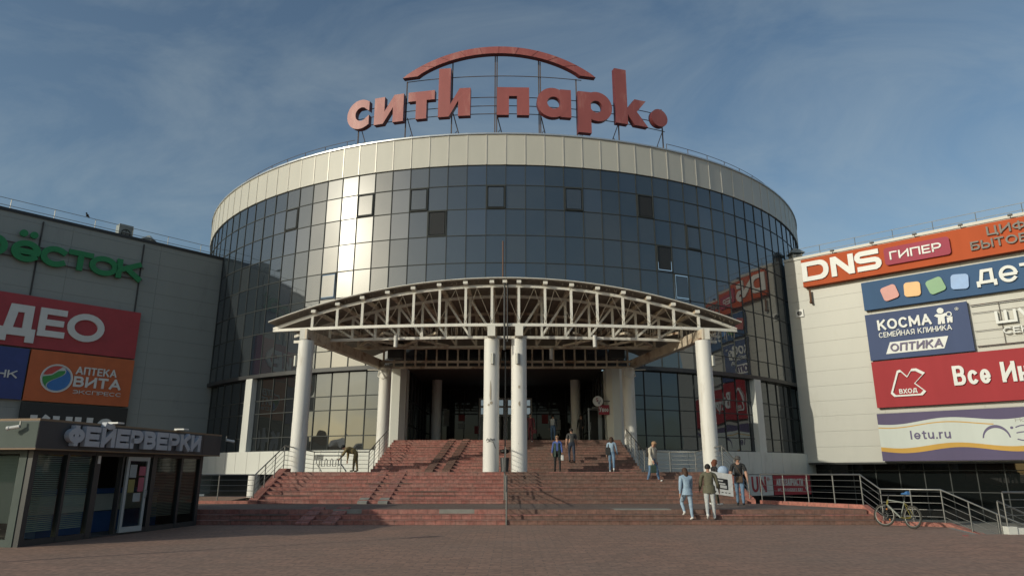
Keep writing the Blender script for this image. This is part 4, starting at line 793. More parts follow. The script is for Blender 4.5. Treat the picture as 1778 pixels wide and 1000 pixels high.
def column(x, y, lamp_a, chips=(), bracket=False, sgn=1):
    m = MB(); m.tube([(x, y, 1.64), (x, y, 3.9)], .372, 36); m.tube([(x, y, 3.9), (x, y, 7.8)], .365, 36)
    m.cur = 1
    for a, z, w, h in chips:
        n = 7; P = [((.5 + .5 * rnd.random()) * math.cos(2 * math.pi * k / n), (.5 + .5 * rnd.random()) * math.sin(2 * math.pi * k / n)) for k in range(n)]
        m.quad(*[(x + .376 * math.sin(R_(a) + p * w / .37), y - .376 * math.cos(R_(a) + p * w / .37), z + q * h) for p, q in P])
    o = m.build('column', ['column', 'chip'], can)
    if not bracket:
        l = MB(); px, py = x + .43 * math.sin(R_(lamp_a)), y - .43 * math.cos(R_(lamp_a)); l.tube([(px, py, 6.55), (px, py, 7.05)], .1, 12); l.bar((px, py, 6.8), (x, y, 6.8), .06); l.build('wall_lamp', 'grey_pipe', o)
        c = MB(); c.box(x - .17, x + .17, y - .17, y + .17, 7.8, 7.92); c.build('bearing', 'rust', o)
    else:
        l = MB()
        for k in (-1, 1): l.tube([(x + k * .3, y - .38, 7.7), (x + k * .3, y - .75, 7.2), (x - k * .05, y - .8, 7.0)], .035, 6)
        l.bar((x - .9 * (sgn > 0) - .1, y - .5, 7.62), (x + .9 * (sgn < 0) + .1, y - .5, 7.62), .05); l.build('bracket', 'steel_white', o)
    return o
column(-10.0, 32.9, -70); column(9.28, 32.9, 60)
cl = column(-.97, 32.5, 10, [(-5, 5.3, .06, .55), (0, 4.75, .09, .12), (-18, 4.66, .06, .07)]); column(.33, 32.5, -8, [(0, 5.5, .07, .1), (2, 4.72, .06, .14), (-5, 2.9, .025, .03)])
m = MB()
gp = lambda s, z: (-.97 + .385 * math.sin(s / .37 - .05), 32.5 - .385 * math.cos(s / .37 - .05), z)
m.tube([gp(-.2 + .03 * i, 3.08 + .06 * ((i * 7) % 5 - 2) / 2) for i in range(14)], .011, 4); m.tube([gp(-.15 + .028 * i, 2.97 + .035 * math.sin(i / 3) - (.0 if i < 10 else (i - 10) * .06)) for i in range(15)], .012, 4); m.build('graffiti', 'black', cl)
column(-7.75, 41.9, 0, bracket=True); column(7.1, 41.9, 0, [(0, 1.85, .3, .12)], bracket=True, sgn=-1)
# ------------------------------------------------------------------ railings
def railing(name, label, pts, h=.98, nb=4, sp=1.35, group=None, post=.024, key='stainless', kn=None):
    t = thing(name, label, 'railing', pts[0], group)
    m = MB(); m.tube([(x, y, z + h) for x, y, z in pts], .028, 8); m.build('handrail', key, t)
    m = MB()
    for k in range(nb): zz = h * (k + .8) / (nb + .75); m.tube([(x, y, z + zz) for x, y, z in pts], .0105, 6)
    m.build('rails', key, t)
    for i, (a, b) in enumerate(zip(pts, pts[1:])):
        a, b = Vector(a), Vector(b); n = max(1, int(round((b - a).length / sp)))
        for k in range(n + (1 if i == len(pts) - 2 else 0)):
            p = a.lerp(b, k / n); q = MB(); q.tube([p + Vector((0, 0, -.08)), p + Vector((0, 0, h - .01))], post, 8); q.build('post', key, t)
    return t
railing('railing', 'steel railing along the left of the middle landing, rising beside the stairs', [(-14.4, 28.2, .56), (-10.2, 28.2, .56), (-10.12, 31.35, 1.8), (-10.1, 36, 1.66), (-7.3, 36, 1.66)])
railing('railing', 'steel railing climbing the left side of the upper flight to the entrance', [(-7.3, 36.05, 1.7), (-7.3, 41.3, 3.1)])
railing('railing', 'steel railing climbing the right side of the upper flight to the entrance', [(6.75, 36.05, 1.7), (6.75, 41.3, 3.1)])
railing('railing', 'steel railing beside the right column, coming down the right stair edge', [(6.75, 36, 1.66), (9.35, 36, 1.66), (9.36, 31.4, 1.8), (9.4, 28.3, .6)])
railing('railing', 'long steel railing above the dark basement, where the bicycle leans', [(9.85, 28.2, .58), (11.92, 24.35, .58), (12.05, 23.38, .13), (13.48, 22.47, .13), (14.6, 21.7, -.55), (15.6, 21.1, -1.1)], sp=1.0)
railing('railing', 'short steel railing at the right edge, beside the basement stairs', [(13.72, 20.02, .12), (15.6, 20.02, .12), (18, 20.02, .12)], sp=.9)
railing('railing', 'sloping steel stair railing at the right edge, lower than its neighbour', [(13.62, 20.14, -.12), (15.6, 20.14, -1.05)], sp=1.5)
m = MB(); m.box(13.62, 13.86, 19.86, 20.1, -.2, .2); m.box(13.86, 18, 19.9, 20.1, -.2, .16); struct(m, 'kerb_stone', 'white_wall')
railing('railing', 'slim steel railing down the middle of the lower steps', [(-.18, 23.25, .05), (-.18, 24.25, .5), (-.2, 27.7, .5), (-.24, 28.1, .55)], sp=1.5, post=.028)
railing('railing', 'slim steel railing down the middle of the main steps, between the two centre columns', [(-.3, 28.2, .62), (-.3, 31.5, 1.75), (-.3, 32.2, 1.75)], sp=1.4, post=.028)
t = thing('litter_bin', 'dark litter urn with a round hood between the two centre columns', 'bin', (-.35, 33.6, 1.65))
m = MB(); m.tube([(-.35, 33.6, 1.66), (-.35, 33.6, 1.75), (-.35, 33.6, 2.25), (-.35, 33.6, 2.3)], [.2, .17, .22, .2], 16); m.build('body', 'dark_metal', t)
m = MB(); m.tube([(-.35, 33.6, 2.3), (-.35, 33.6, 2.55)], .03, 8); m.ball((-.35, 33.6, 2.6), .23, 16, 8, (1, 1, .5)); m.build('hood', 'black', t)
# bicycle rack and small plate on the upper landing
t = thing('bicycle_rack', 'looped grey pipe bicycle rack against the left railing', 'bike rack', (-8.9, 34.6, 1.65))
m = MB(); m.tube([(-9.55, 34.5, 2.45), (-9.55, 34.5, 2.05), (-9.2, 34.2, 1.68)], .03, 8); m.tube([(-8.35, 34.5, 2.45), (-8.35, 34.5, 2.05), (-8.0, 34.2, 1.68)], .03, 8); m.tube([(-9.55, 34.5, 2.42), (-8.35, 34.5, 2.42)], .03, 8); m.build('stand', 'grey_pipe', t)
P = [(-9.5, 34.45, 2.0)]
for k in range(4):
    x = -9.32 + k * .27; P += [(x - .06, 34.4, 1.92), (x - .06, 34.4, 2.2), (x, 34.4, 2.27), (x + .06, 34.4, 2.2), (x + .06, 34.4, 1.92)]
P += [(-8.38, 34.45, 2.0)]
m = MB(); m.tube(P, .024, 6); m.build('loop', 'grey_pipe', t)
t = thing('notice_plate', 'small dark grey plate fixed on the left landing railing', 'sign', (-10.0, 35.9, 2.2)); m = MB(); m.box(-10.05, -9.6, 35.9, 35.93, 2.22, 2.5); m.build('plate', 'grey_pipe', t); m = MB(); m.box(-9.85, -9.8, 35.93, 35.99, 2.3, 2.4); m.build('clip', 'dark_metal', t)
# ------------------------------------------------------------------ fireworks kiosk
def clearglass(name, refl=.16, tint=(.55, .6, .58)):
    m = bpy.data.materials.new(name); m.use_nodes = True; nt = m.node_tree; lk = nt.links.new
    tr = nt.nodes.new('ShaderNodeBsdfTransparent'); tr.inputs[0].default_value = (*tint, 1); gl_ = nt.nodes.new('ShaderNodeBsdfGlossy'); gl_.inputs['Roughness'].default_value = .02
    lw_ = nt.nodes.new('ShaderNodeLayerWeight'); lw_.inputs[0].default_value = refl * 2; x = nt.nodes.new('ShaderNodeMixShader')
    lk(lw_.outputs['Fresnel'], x.inputs[0]); lk(tr.outputs[0], x.inputs[1]); lk(gl_.outputs[0], x.inputs[2]); lk(x.outputs[0], nt.nodes['Material Output'].inputs[0]); return m
MT['kiosk_glass'] = clearglass('kiosk_glass', .13, (.78, .84, .8))
D('k_door', (.36, .38, .38), .45); D('k_dark', (.030, .033, .036), .45); D('k_fascia', (.045, .048, .055), .5, .2, var=.06, scale=.8); D('k_pale', (.09, .11, .10), .7, spec=.15); D('blind', (.42, .47, .43), .6); D('blind_dark', (.22, .20, .165), .7); D('k_floor', (.16, .15, .14), .7); D('counter', (.45, .46, .44), .6); D('counter_blue', (.02, .08, .24), .5)
D('pap_pink', (.36, .10, .13), .8); D('pap_yel', (.24, .21, .07), .8); D('pap_white', (.3, .32, .32), .8); D('brownish', (.22, .15, .09), .7); D('goods', (.04, .035, .035), .8, var=.9, scale=6)
K0 = (-11.2, 16.5); PK = plane(K0, (.1597, .9872), (.9872, -.1597))
kt = thing('kiosk', 'dark kiosk with glass walls and big capital letters along its flat roof edge', 'kiosk', (*K0, 0))
LK = 6.75; ZB, ZT = 2.18, 2.80
m = MB(); m.obox(PK, -.35, LK + .35, ZB, ZT, -5.6, .35); m.build('roof_fascia', 'k_fascia', kt)
m = MB(); m.obox(PK, -.353, LK + .353, ZT + .002, ZT + .05, -5.603, .353); m.obox(PK, -.355, LK + .355, ZB - .03, ZB - .002, -5.6, .355); m.build('fascia_trim', 'brownish', kt)
m = MB()
for s in (.95, 2.75, 4.5, 6.1): m.obox(PK, s - .012, s + .012, ZB + .01, ZT - .01, .33, .353)
m.build('fascia_joint', 'black', kt)
m = MB(); m.obox(PK, -.356, -.351, ZB + .02, ZT - .02, -5.55, .34); 
m.build('front_fascia', 'k_pale', kt)
m = MB()
for d in (-1.0, -2.2, -3.4): m.obox(PK, -.362, -.357, ZB + .02, ZT - .02, d - .012, d + .012)
m.build('front_fascia_joint', 'black', kt)
posts = [(0, .14), (1.05, 1.13), (2.0, 2.2), (3.02, 3.08), (4.28, 4.46), (5.62, 5.72), (6.6, 6.75)]
m = MB()
for a, b in posts: m.obox(PK, a, b, .0, ZB - .03, -.14, .0)
for a, b in ((.14, 1.05), (1.13, 2.0), (3.08, 4.28), (4.46, 5.62), (5.72, 6.6)): m.obox(PK, a, b, .0, .14, -.12, -.01); m.obox(PK, a, b, 2.06, ZB - .03, -.12, -.01)
m.obox(PK, 2.2, 3.02, 0, .04, -.12, .02); m.obox(PK, 2.2, 3.02, 2.05, ZB - .03, -.12, -.01)
m.build('frame', 'k_dark', kt)
for a, b in ((.14, 1.05), (1.13, 2.0), (3.08, 4.28), (4.46, 5.62), (5.72, 6.6)):
    m = MB(); m.quad(PK(a, .14, -.06), PK(b, .14, -.06), PK(b, 2.06, -.06), PK(a, 2.06, -.06)); w = m.build('window', 'kiosk_glass', kt, recalc=False)
    if b < 2.1 or b > 5:
        m = MB(); z = 2.03; low = .3 if b < 2.1 else .4
        while z > low: m.hexa([PK(a + .02, z, -.16), PK(b - .02, z, -.16), PK(b - .02, z - .022, -.13), PK(a + .02, z - .022, -.13), PK(a + .02, z + .003, -.16), PK(b - .02, z + .003, -.16), PK(b - .02, z - .019, -.13), PK(a + .02, z - .019, -.13)]); z -= .045
        m.build('blind', 'blind' if b < 2.1 else 'blind_dark', w)
# front (short) side with pale frame and white blinds
m = MB()
for d0, d1 in ((-.34, -.145), (-2.3, -2.1), (-4.2, -4.0), (-5.2, -5.0)): m.obox(PK, -.02, .14, 0, ZB - .03, d0, d1)
m.obox(PK, -.015, .13, 0, .16, -5.0, -.34); m.obox(PK, -.015, .13, 2.06, ZB - .03, -5.0, -.34); m.build('front_frame', 'k_pale', kt)
for d0, d1 in ((-2.1, -.34), (-4.0, -2.3)):
    m = MB(); m.quad(PK(.05, .16, d0), PK(.05, .16, d1), PK(.05, 2.06, d1), PK(.05, 2.06, d0)); w = m.build('window', 'kiosk_glass', kt, recalc=False)
    m = MB(); z = 2.03
    while z > .5: m.hexa([PK(.15, z - .03, d0 + .02), PK(.15, z - .03, d1 - .02), PK(.19, z, d1 - .02), PK(.19, z, d0 + .02), PK(.15, z - .027, d0 + .02), PK(.15, z - .027, d1 - .02), PK(.19, z + .003, d1 - .02), PK(.19, z + .003, d0 + .02)]); z -= .034
    m.build('blind', 'blind', w)
m = MB(); m.obox(PK, .0, LK, .0, .03, -5.2, -.15); m.build('floor', 'k_floor', kt)
m = MB(); m.obox(PK, .0, LK, .03, ZB - .03, -5.25, -5.2); m.obox(PK, LK - .12, LK, .03, ZB - .03, -5.2, -.16); m.build('back_wall', 'interior', kt)
m = MB(); m.obox(PK, 1.6, 6.2, .6, 1.05, -1.5, -1.1); m.build('counter', 'counter', kt)
m = MB(); m.obox(PK, 1.6, 6.2, .03, .58, -1.5, -1.06); m.obox(PK, 1.6, 6.2, 1.06, 1.2, -1.5, -1.05); m.build('counter_band', 'counter_blue', kt)
m = MB()
for k in range(9):
    for z in (1.0, 1.4, 1.8): m.obox(PK, 1.2 + k * .6, 1.65 + k * .6, z, z + .22 + .1 * rnd.random(), -4.8, -4.5)
m.obox(PK, 1, 6.4, .03, .95, -4.9, -4.4); m.build('shelf_goods', 'goods', kt)
# door leaf standing open
hx = PK(3.15, 0, .03); ang = R_(90 - 12); dr = Vector((math.cos(ang), math.sin(ang), 0)); dn = Vector((-dr.y * -1, -dr.x, 0))
PD = lambda s, z, d=0.: hx + dr * s + Vector((dr.y, -dr.x, 0)) * d + Vector((0, 0, z))
m = MB(); W = .86
m.obox(PD, 0, .09, .06, 2.06, -.03, .03); m.obox(PD, W - .09, W, .06, 2.06, -.03, .03); m.obox(PD, .09, W - .09, .06, .2, -.03, .03); m.obox(PD, .09, W - .09, 1.95, 2.06, -.03, .03); do = m.build('door', 'k_door', kt, label='white framed glass door standing open')
m = MB(); m.quad(PD(.09, .2), PD(W - .09, .2), PD(W - .09, 1.95), PD(.09, 1.95)); m.build('glass', 'kiosk_glass', do, recalc=False)
m = MB(); m.tube([PD(W - .05, .95, .03), PD(W - .05, .95, .08), PD(W - .05, 1.15, .08), PD(W - .05, 1.15, .03)], .012, 6); m.build('handle', 'stainless', do)
for s0, s1, z0, z1, k in ((.5, .76, 1.55, 1.8, 'pap_pink'), (.52, .74, 1.12, 1.5, 'pap_pink'), (.14, .4, 1.5, 1.85, 'pap_white'), (.14, .38, 1.1, 1.45, 'pap_yel'), (.38, .66, .85, 1.08, 'pap_white')):
    m = MB(); m.obox(PD, s0, s1, z0, z1, .006, .010); m.build('notice', k, do)
m = MB(); m.obox(PK, 2.06, 2.15, 1.86, 2.06, .002, .02); m.build('door_sensor', 'lamp_white', kt)
PKT = lambda s, z, d=0.: PK(s, z, d + .352)
t = thing('kiosk_sign', 'row of thick pale grey capital letters on the kiosk roof edge', 'sign', tuple(PK(3, 2.3, .36)))
D('k_letter', (.40, .42, .46), .5)
for i, ch in enumerate('ФЕЙЕРВЕРКИ'):
    s0 = .42 + i * .54; text_mb(ch, s0, s0 + (.49 if ch != 'Ф' else .5), 2.26, 2.75, PKT, 0, .13, .072).build('letter', 'k_letter', t)
def bullet(name, lab, s, z, d, ds, dd_):
    c = PK(s, z, d); t = thing(name, lab, 'camera', tuple(c), 'security cameras on the kiosk'); u = (PK(s + ds, z - .06, d + dd_) - c).normalized()
    m = MB(); m.tube([c, c + u * .22], .042, 10); m.tube([c + u * .22, c + u * .27], .05, 10); m.build('housing', 'lamp_white', t)
    m = MB(); m.bar(c + Vector((0, 0, -.02)), c + Vector((0, 0, .12)), .03); m.build('bracket', 'grey_pipe', t)
bullet('security_camera', 'white bullet camera at the near left corner of the kiosk roof edge', -.46, 2.66, -.05, -.1, -.3)
bullet('security_camera', 'white bullet camera at the far right corner of the kiosk roof edge', 7.15, 2.68, .5, .3, .2)
for s, lab in ((1.95, 'pale floodlight on the kiosk roof edge above the third letter'), (4.75, 'pale floodlight on the kiosk roof edge above the last letters')):
    c = PK(s, 2.86, .3); t = thing('floodlight', lab, 'floodlight', tuple(c), 'floodlights on the kiosk roof'); m = MB(); m.obox(PK, s - .12, s + .12, 2.87, 2.91, .3, .62); m.build('housing', 'lamp_white', t); m = MB(); m.bar(PK(s, 2.84, .2), PK(s, 2.90, .4), .03); m.build('bracket', 'grey_pipe', t)
# ------------------------------------------------------------------ mountain bike leaning on the railing
D('bike_frame', (.24, .26, .23), .5); D('bike_yellow', (.20, .17, .035), .4); D('tyre', (.045, .043, .037), .9); D('saddle_blue', (.05, .16, .38), .6); D('reflector', (.6, .2, .03), .3)
bt = thing('bicycle', 'white and yellow mountain bike with a blue saddle leaning on the railing', 'bicycle', (12.0, 22.3, 0))
bd_ = Vector((.29, -.956, 0)).normalized(); bl = Vector((-bd_.y, bd_.x, 0)); lean = .10
def PBK(x, z, y=0.): return Vector((11.72, 22.72, 0)) + bd_ * x + bl * (y + lean * z) + Vector((0, 0, z))
WR = .34
for cx in (0., 1.06):
    def w(a, r, y=0., st=(.35 if cx == 0. else 0.)):
        x = r * math.cos(a); return PBK(cx + x * math.cos(st), WR + r * math.sin(a), y + x * math.sin(st))
    m = MB(); m.tube([w(2 * math.pi * k / 44, WR - .03) for k in range(44)], .029, 8, closed=True); wo = m.build('wheel', 'tyre', bt)
    m = MB(); m.tube([w(2 * math.pi * k / 44, WR - .062) for k in range(44)], .012, 6, closed=True); m.build('rim', 'grey_pipe', wo)
    m = MB()
    for k in range(18): a = 2 * math.pi * k / 18; m.tube([w(a + .3, .03, .02 * (-1) ** k), w(a, WR - .065)], .0022, 3)
    m.tube([w(0, 0, -.05), w(0, 0, .05)], .022, 10); m.tube([w(2 * math.pi * k / 20, .08, .03) for k in range(20)], .006, 4, closed=True); m.build('spokes', 'stainless', wo)
    if cx == 0.:
        for a in (1.2, 5.6):
            m = MB(); m.ball(w(a, .2), .028, 8, 6); m.build('reflector', 'reflector', wo)
BB = PBK(.62, .30); HT = PBK(.16, .80); HB = PBK(.12, .66); ST_ = PBK(.78, .74); RA = PBK(1.06, WR); FA = PBK(0, WR)
m = MB(); m.tube([HB, BB], .024, 8); m.tube([HT, ST_], .02, 8); m.tube([BB, PBK(.80, .80)], .018, 8); fo_ = m.build('frame', 'bike_frame', bt)
m = MB()
for y in (-.055, .055): m.tube([BB, PBK(.9, .30, y), PBK(1.06, WR, y)], .011, 6); m.tube([ST_, PBK(.9, .62, y), PBK(1.06, WR, y)], .009, 6)
m.tube([HT, HB], .028, 10); m.build('rear_stays', 'bike_yellow', bt)
m = MB()
for y in (-.06, .06): m.tube([PBK(.10, .62, y), PBK(.0, WR, y)], .016, 8)
m.tube([PBK(.10, .62, -.06), PBK(.10, .62, .06)], .02, 8); m.build('fork', 'dark_metal', bt)
m = MB(); m.tube([HT, PBK(.2, .93), PBK(.14, .97)], .016, 8); m.tube([PBK(.16, .97, -.32), PBK(.13, .97, -.1), PBK(.13, .97, .1), PBK(.16, .97, .32)], .013, 8); m.build('handlebar', 'black', bt)
m = MB(); m.tube([PBK(.79, .78), PBK(.84, .98)], .014, 8); m.build('seat_post', 'black', bt)
m = MB(); m.tube([PBK(.70, 1.0), PBK(.82, 1.005), PBK(.90, 1.02), PBK(.97, 1.03)], [.02, .035, .065, .06], 8); m.build('saddle', 'saddle_blue', bt)
m = MB(); m.tube([PBK(.62 + .085 * math.cos(a * .3), .30 + .085 * math.sin(a * .3), .05) for a in range(21)], .008, 5, closed=True); m.tube([BB, PBK(.55, .15, .08), PBK(.55, .15, .14)], .011, 6); m.tube([BB, PBK(.69, .45, -.08), PBK(.69, .45, -.14)], .011, 6); m.bar(PBK(.50, .15, .14), PBK(.60, .15, .14), .05, .02); m.bar(PBK(.64, .45, -.14), PBK(.74, .45, -.14), .05, .02); m.build('crank', 'dark_metal', bt)
# ------------------------------------------------------------------ people
def rot2(v, ang, axis): return Matrix.Rotation(R_(ang), 3, axis) @ v
HAIR = {}
def person(label, loc, yaw, H=1.72, lean=0, legs=((0, 0), (0, 0)), arms=((0, 8, 10), (0, 8, 10)), top='t', pants='p', shoe='s', skin='skin', hair='h', hairlen=0, sleeve=1., bulk=0., head=(0, 0), female=False, cap=None, group=None, lower=None, coat=None):
    k = H / 1.75; V3 = Vector
    vs_, es, rd, reg = [], [], [], []
    def add(p, r, par=None, region='top'):
        vs_.append(p); rd.append(r); reg.append(region)
        if par is not None: es.append((par, len(vs_) - 1))
        return len(vs_) - 1
    T = Matrix.Rotation(R_(-lean), 3, 'X')
    pel = V3((0, 0, .95)); sw = .175 if female else .195
    def up(x, y, z): return pel + T @ V3((x, y, z - .95))
    b = bulk
    i0 = add(pel, .125 + (.01 if female else 0) + b * .4, None, 'pants')
    i1 = add(up(0, 0, 1.10), (.105 if female else .12) + b, i0, 'top')
    i2 = add(up(0, -.005, 1.28), (.125 if female else .14) + b, i1, 'top')
    i3 = add(up(0, -.01, 1.42), .085 + b * .6, i2, 'top')
    i4 = add(up(0, .0, 1.505), .052, i3, 'skin')
    hp = V3((0, 0, 0)); hr = Matrix.Rotation(R_(head[0]), 3, 'Z') @ Matrix.Rotation(R_(-head[1]), 3, 'X')
    nk = up(0, .005, 1.53); T2 = (T if abs(lean) < 40 else Matrix.Rotation(R_(-lean * .8), 3, 'X')) @ hr
    hc = nk + T2 @ V3((0, .02, .09))
    i5 = add(nk + T2 @ V3((0, .012, .045)), .068, i4, 'skin'); i6 = add(hc, .092, i5, 'skin'); i7 = add(hc + T2 @ V3((0, -.005, .065)), .075, i6, 'skin')
    J = {}
    for sd, (sw_, ab, el) in zip((-1, 1), arms):
        sh = up(sd * sw, -.005, 1.41); s_ = add(sh, .058 + b * .7, i3, 'top')
        M_ = Matrix.Rotation(R_(sw_), 3, 'X') @ Matrix.Rotation(R_(-sd * ab), 3, 'Y')
        d1 = M_ @ V3((0, 0, -1)); e = sh + d1 * .29
        m1 = add(sh + d1 * .15, .048 + b * .7, s_, 'top'); e_ = add(e, .041 + b * .6, m1, 'top' if sleeve > .5 else 'skin')
        d2 = Matrix.Rotation(R_(sw_ + el), 3, 'X') @ Matrix.Rotation(R_(-sd * ab * .6), 3, 'Y') @ V3((0, 0, -1)); w_ = e + d2 * .245
        f1 = add(e + d2 * .12, .037 + b * .5, e_, 'top' if sleeve > .6 else 'skin'); wr = add(w_, .026, f1, 'top' if sleeve > .9 else 'skin')
        side = V3((1, 0, 0)) if abs(d2.x) < .9 else V3((0, 1, 0)); fw = (Matrix.Rotation(R_(sw_ + el), 3, 'X') @ V3((0, 1, 0)))
        pm = add(w_ + d2 * .05, .033, wr, 'hand')
        for q in range(4):
            o = fw * (.027 - q * .018); ln = (.075, .083, .078, .062)[q]
            r1 = add(w_ + d2 * .092 + o, .0105, pm, 'hand'); r2 = add(w_ + d2 * (.092 + ln * .5) + o - side * sd * .008, .0095, r1, 'hand'); add(w_ + d2 * (.092 + ln * .85) + o - side * sd * .026, .008, r2, 'hand')
        t1 = add(w_ + d2 * .045 + fw * .038, .0115, pm, 'hand'); add(w_ + d2 * .085 + fw * .055 - side * sd * .012, .0095, t1, 'hand')
        J['hand' + ('L' if sd < 0 else 'R')] = w_ + d2 * .09; J['sh' + ('L' if sd < 0 else 'R')] = sh
    for sd, lg_ in zip((-1, 1), legs):
        th, kn = lg_[:2]; ab = lg_[2] if len(lg_) > 2 else 2
        hipp = pel + V3((sd * .088, 0, -.05)); h_ = add(hipp, .092 + b * .3, i0, 'pants')
        d1 = Matrix.Rotation(R_(th), 3, 'X') @ Matrix.Rotation(R_(-sd * ab), 3, 'Y') @ V3((0, 0, -1)); kp = hipp + d1 * .42
        m1 = add(hipp + d1 * .2, .080 + b * .3, h_, 'pants'); k_ = add(kp, .058 + b * .25, m1, 'pants')
        d2 = Matrix.Rotation(R_(th - kn), 3, 'X') @ Matrix.Rotation(R_(-sd * ab * .4), 3, 'Y') @ V3((0, 0, -1))
        m2 = add(kp + d2 * .16, .053 + b * .25, k_, 'pants'); ap = kp + d2 * .37; a_ = add(ap, .041 + b * .2, m2, 'pants')
        fp = max(-50, min(35, th - kn)); FR = Matrix.Rotation(R_(fp * .75), 3, 'X')
        hl = add(ap + FR @ V3((0, -.03, -.045)), .042, a_, 'shoe'); bl_ = add(ap + FR @ V3((0, .09, -.055)), .038, hl, 'shoe'); add(ap + FR @ V3((0, .165, -.062)), .030, bl_, 'shoe')
    me = bpy.data.meshes.new('skel'); me.from_pydata([v * k for v in vs_], es, []); ob = bpy.data.objects.new('skel', me); COL.objects.link(ob)
    ob.modifiers.new('s', 'SKIN'); ss = ob.modifiers.new('u', 'SUBSURF'); ss.levels = 2; ss.render_levels = 2
    for i, dd in enumerate(me.skin_vertices[0].data): dd.radius = (rd[i] * k, rd[i] * k); dd.use_root = (i == 0)
    bpy.context.view_layer.update()
    bm_ = bpy.data.meshes.new_from_object(ob.evaluated_get(bpy.context.evaluated_depsgraph_get())); bpy.data.objects.remove(ob); bpy.data.meshes.remove(me)
    # head: narrower, nose, brow, ears
    hcw = hc * k; inv = T2.transposed()
    for v in bm_.vertices:
        q = inv @ (v.co - hcw)
        if q.length < .15 * k and q.z > -.09 * k:
            q.x *= .84
            fr_ = max(0, q.y) / (.09 * k)
            q.y += .026 * k * math.exp(-((q.x / (.020 * k)) ** 2 + ((q.z + .012 * k) / (.026 * k)) ** 2)) * (q.y > 0)
            q.y -= .008 * k * math.exp(-(((abs(q.x) - .032 * k) / (.018 * k)) ** 2 + ((q.z - .015 * k) / (.014 * k)) ** 2)) * (q.y > 0)
            q.x += math.copysign(.018 * k, q.x) * math.exp(-((q.y / (.022 * k)) ** 2 + (q.z / (.03 * k)) ** 2))
            v.co = hcw + T2 @ q
    P = [v * k for v in vs_]
    zmin = min(v.co.z for v in bm_.vertices)
    keys = [top, pants, shoe, skin]
    for kk in keys: bm_.materials.append(MT[kk])
    idx = {'top': 0, 'pants': 1, 'shoe': 2, 'skin': 3, 'hand': 3}
    segs = [(P[a], P[c], reg[c], reg[a]) for a, c in es]
    for f in bm_.polygons:
        c = f.center; best = 9; r_ = 'top'
        for A, B, rg, rg0 in segs:
            ab_ = B - A; tt = max(0, min(1, (c - A).dot(ab_) / ab_.length_squared)); dq = (c - (A + ab_ * tt)).length
            if dq < best: best = dq; r_ = rg if tt > .5 or rg0 == 'pants' and rg == 'pants' else rg0
        f.material_index = idx[r_]; f.use_smooth = True
    from mathutils import noise as nz_
    cl_ = {vi for f in bm_.polygons if f.material_index < 2 for vi in f.vertices}
    for vi in cl_:
            v = bm_.vertices[vi]; v.co += v.normal * (.011 * k * nz_.noise(v.co * 9 + V3(loc)) + .007 * k * nz_.noise(V3((v.co.x * 14, v.co.y * 14, v.co.z * 34)) + V3(loc)))
    base = V3(loc) - V3((0, 0, zmin)) ; Z = Matrix.Rotation(R_(yaw), 3, 'Z')
    t = thing('person', label, 'person', tuple(loc), 'people on the steps')
    def W(p): return V3(loc) + Z @ (V3(p) * k - V3((0, 0, zmin)))
    for v in bm_.vertices: v.co = Z @ (v.co - V3((0, 0, zmin)))
    bo = bpy.data.objects.new('body', bm_); bm_.name = 'body'; COL.objects.link(bo); bo.parent = t
    HL = lambda x, y, z: W(hc + T2 @ V3((x, y, z)))
    # hair: a shell over the skull, cut away at the face
    m = MB()
    n1_, n2_ = 18, 12
    pts = {}
    for i in range(n2_ + 1):
        th = math.pi * i / n2_
        for j in range(n1_):
            g = 2 * math.pi * j / n1_; x, y, z = math.sin(th) * math.cos(g), math.sin(th) * math.sin(g), math.cos(th)
            X_, Y_, Z_ = x * .092, y * .108 - .006, z * .112 + .022
            if hairlen and Z_ < .03 and Y_ < .045:
                Z_ = .03 - (.03 - Z_) * (1 + hairlen * 7.5); w2 = 1 + .35 * min(1, hairlen * 2) * min(1, (.03 - Z_) * 3); X_ *= w2
                Y_ = min(Y_, .02) * (1 + .1) - .02
            pts[i, j] = (X_ * (1.04 + .05 * math.sin(9 * g + 5 * th)), Y_ * 1.06, Z_)
    for i in range(n2_):
        for j in range(n1_):
            q = [pts[i, j], pts[i + 1, j], pts[i + 1, (j + 1) % n1_], pts[i, (j + 1) % n1_]]
            cy_ = sum(a[1] for a in q) / 4; cz_ = sum(a[2] for a in q) / 4
            if cy_ > .035 and cz_ < .055: continue
            if not hairlen and cz_ < -.045: continue
            if cap and cz_ > .05: continue
            m.smooth.add(len(m.f)); m.quad(*[HL(*a) for a in q])
    m.build('hair', hair, t, recalc=False)
    if cap:
        m = MB(); m.ball(HL(0, -.005, .045), .105 * k, 14, 10, (1, 1.05, .85)); f_ = [HL(-.075, .07, .055), HL(.075, .07, .055), HL(.06, .17, .04), HL(-.06, .17, .04)]; m.hexa([*f_, *[p + V3((0, 0, .012)) for p in f_]]); m.build('cap', cap, t)
    for sx in (-1, 1):
        m = MB(); m.ball(HL(sx * .030, .078, .016), .0105 * k, 8, 6); m.build('eye', 'black', t)
    m = MB(); m.ball(HL(0, .082, -.042), .016 * k, 8, 6, (1.2, .4, .35)); m.build('mouth', 'lip', t)
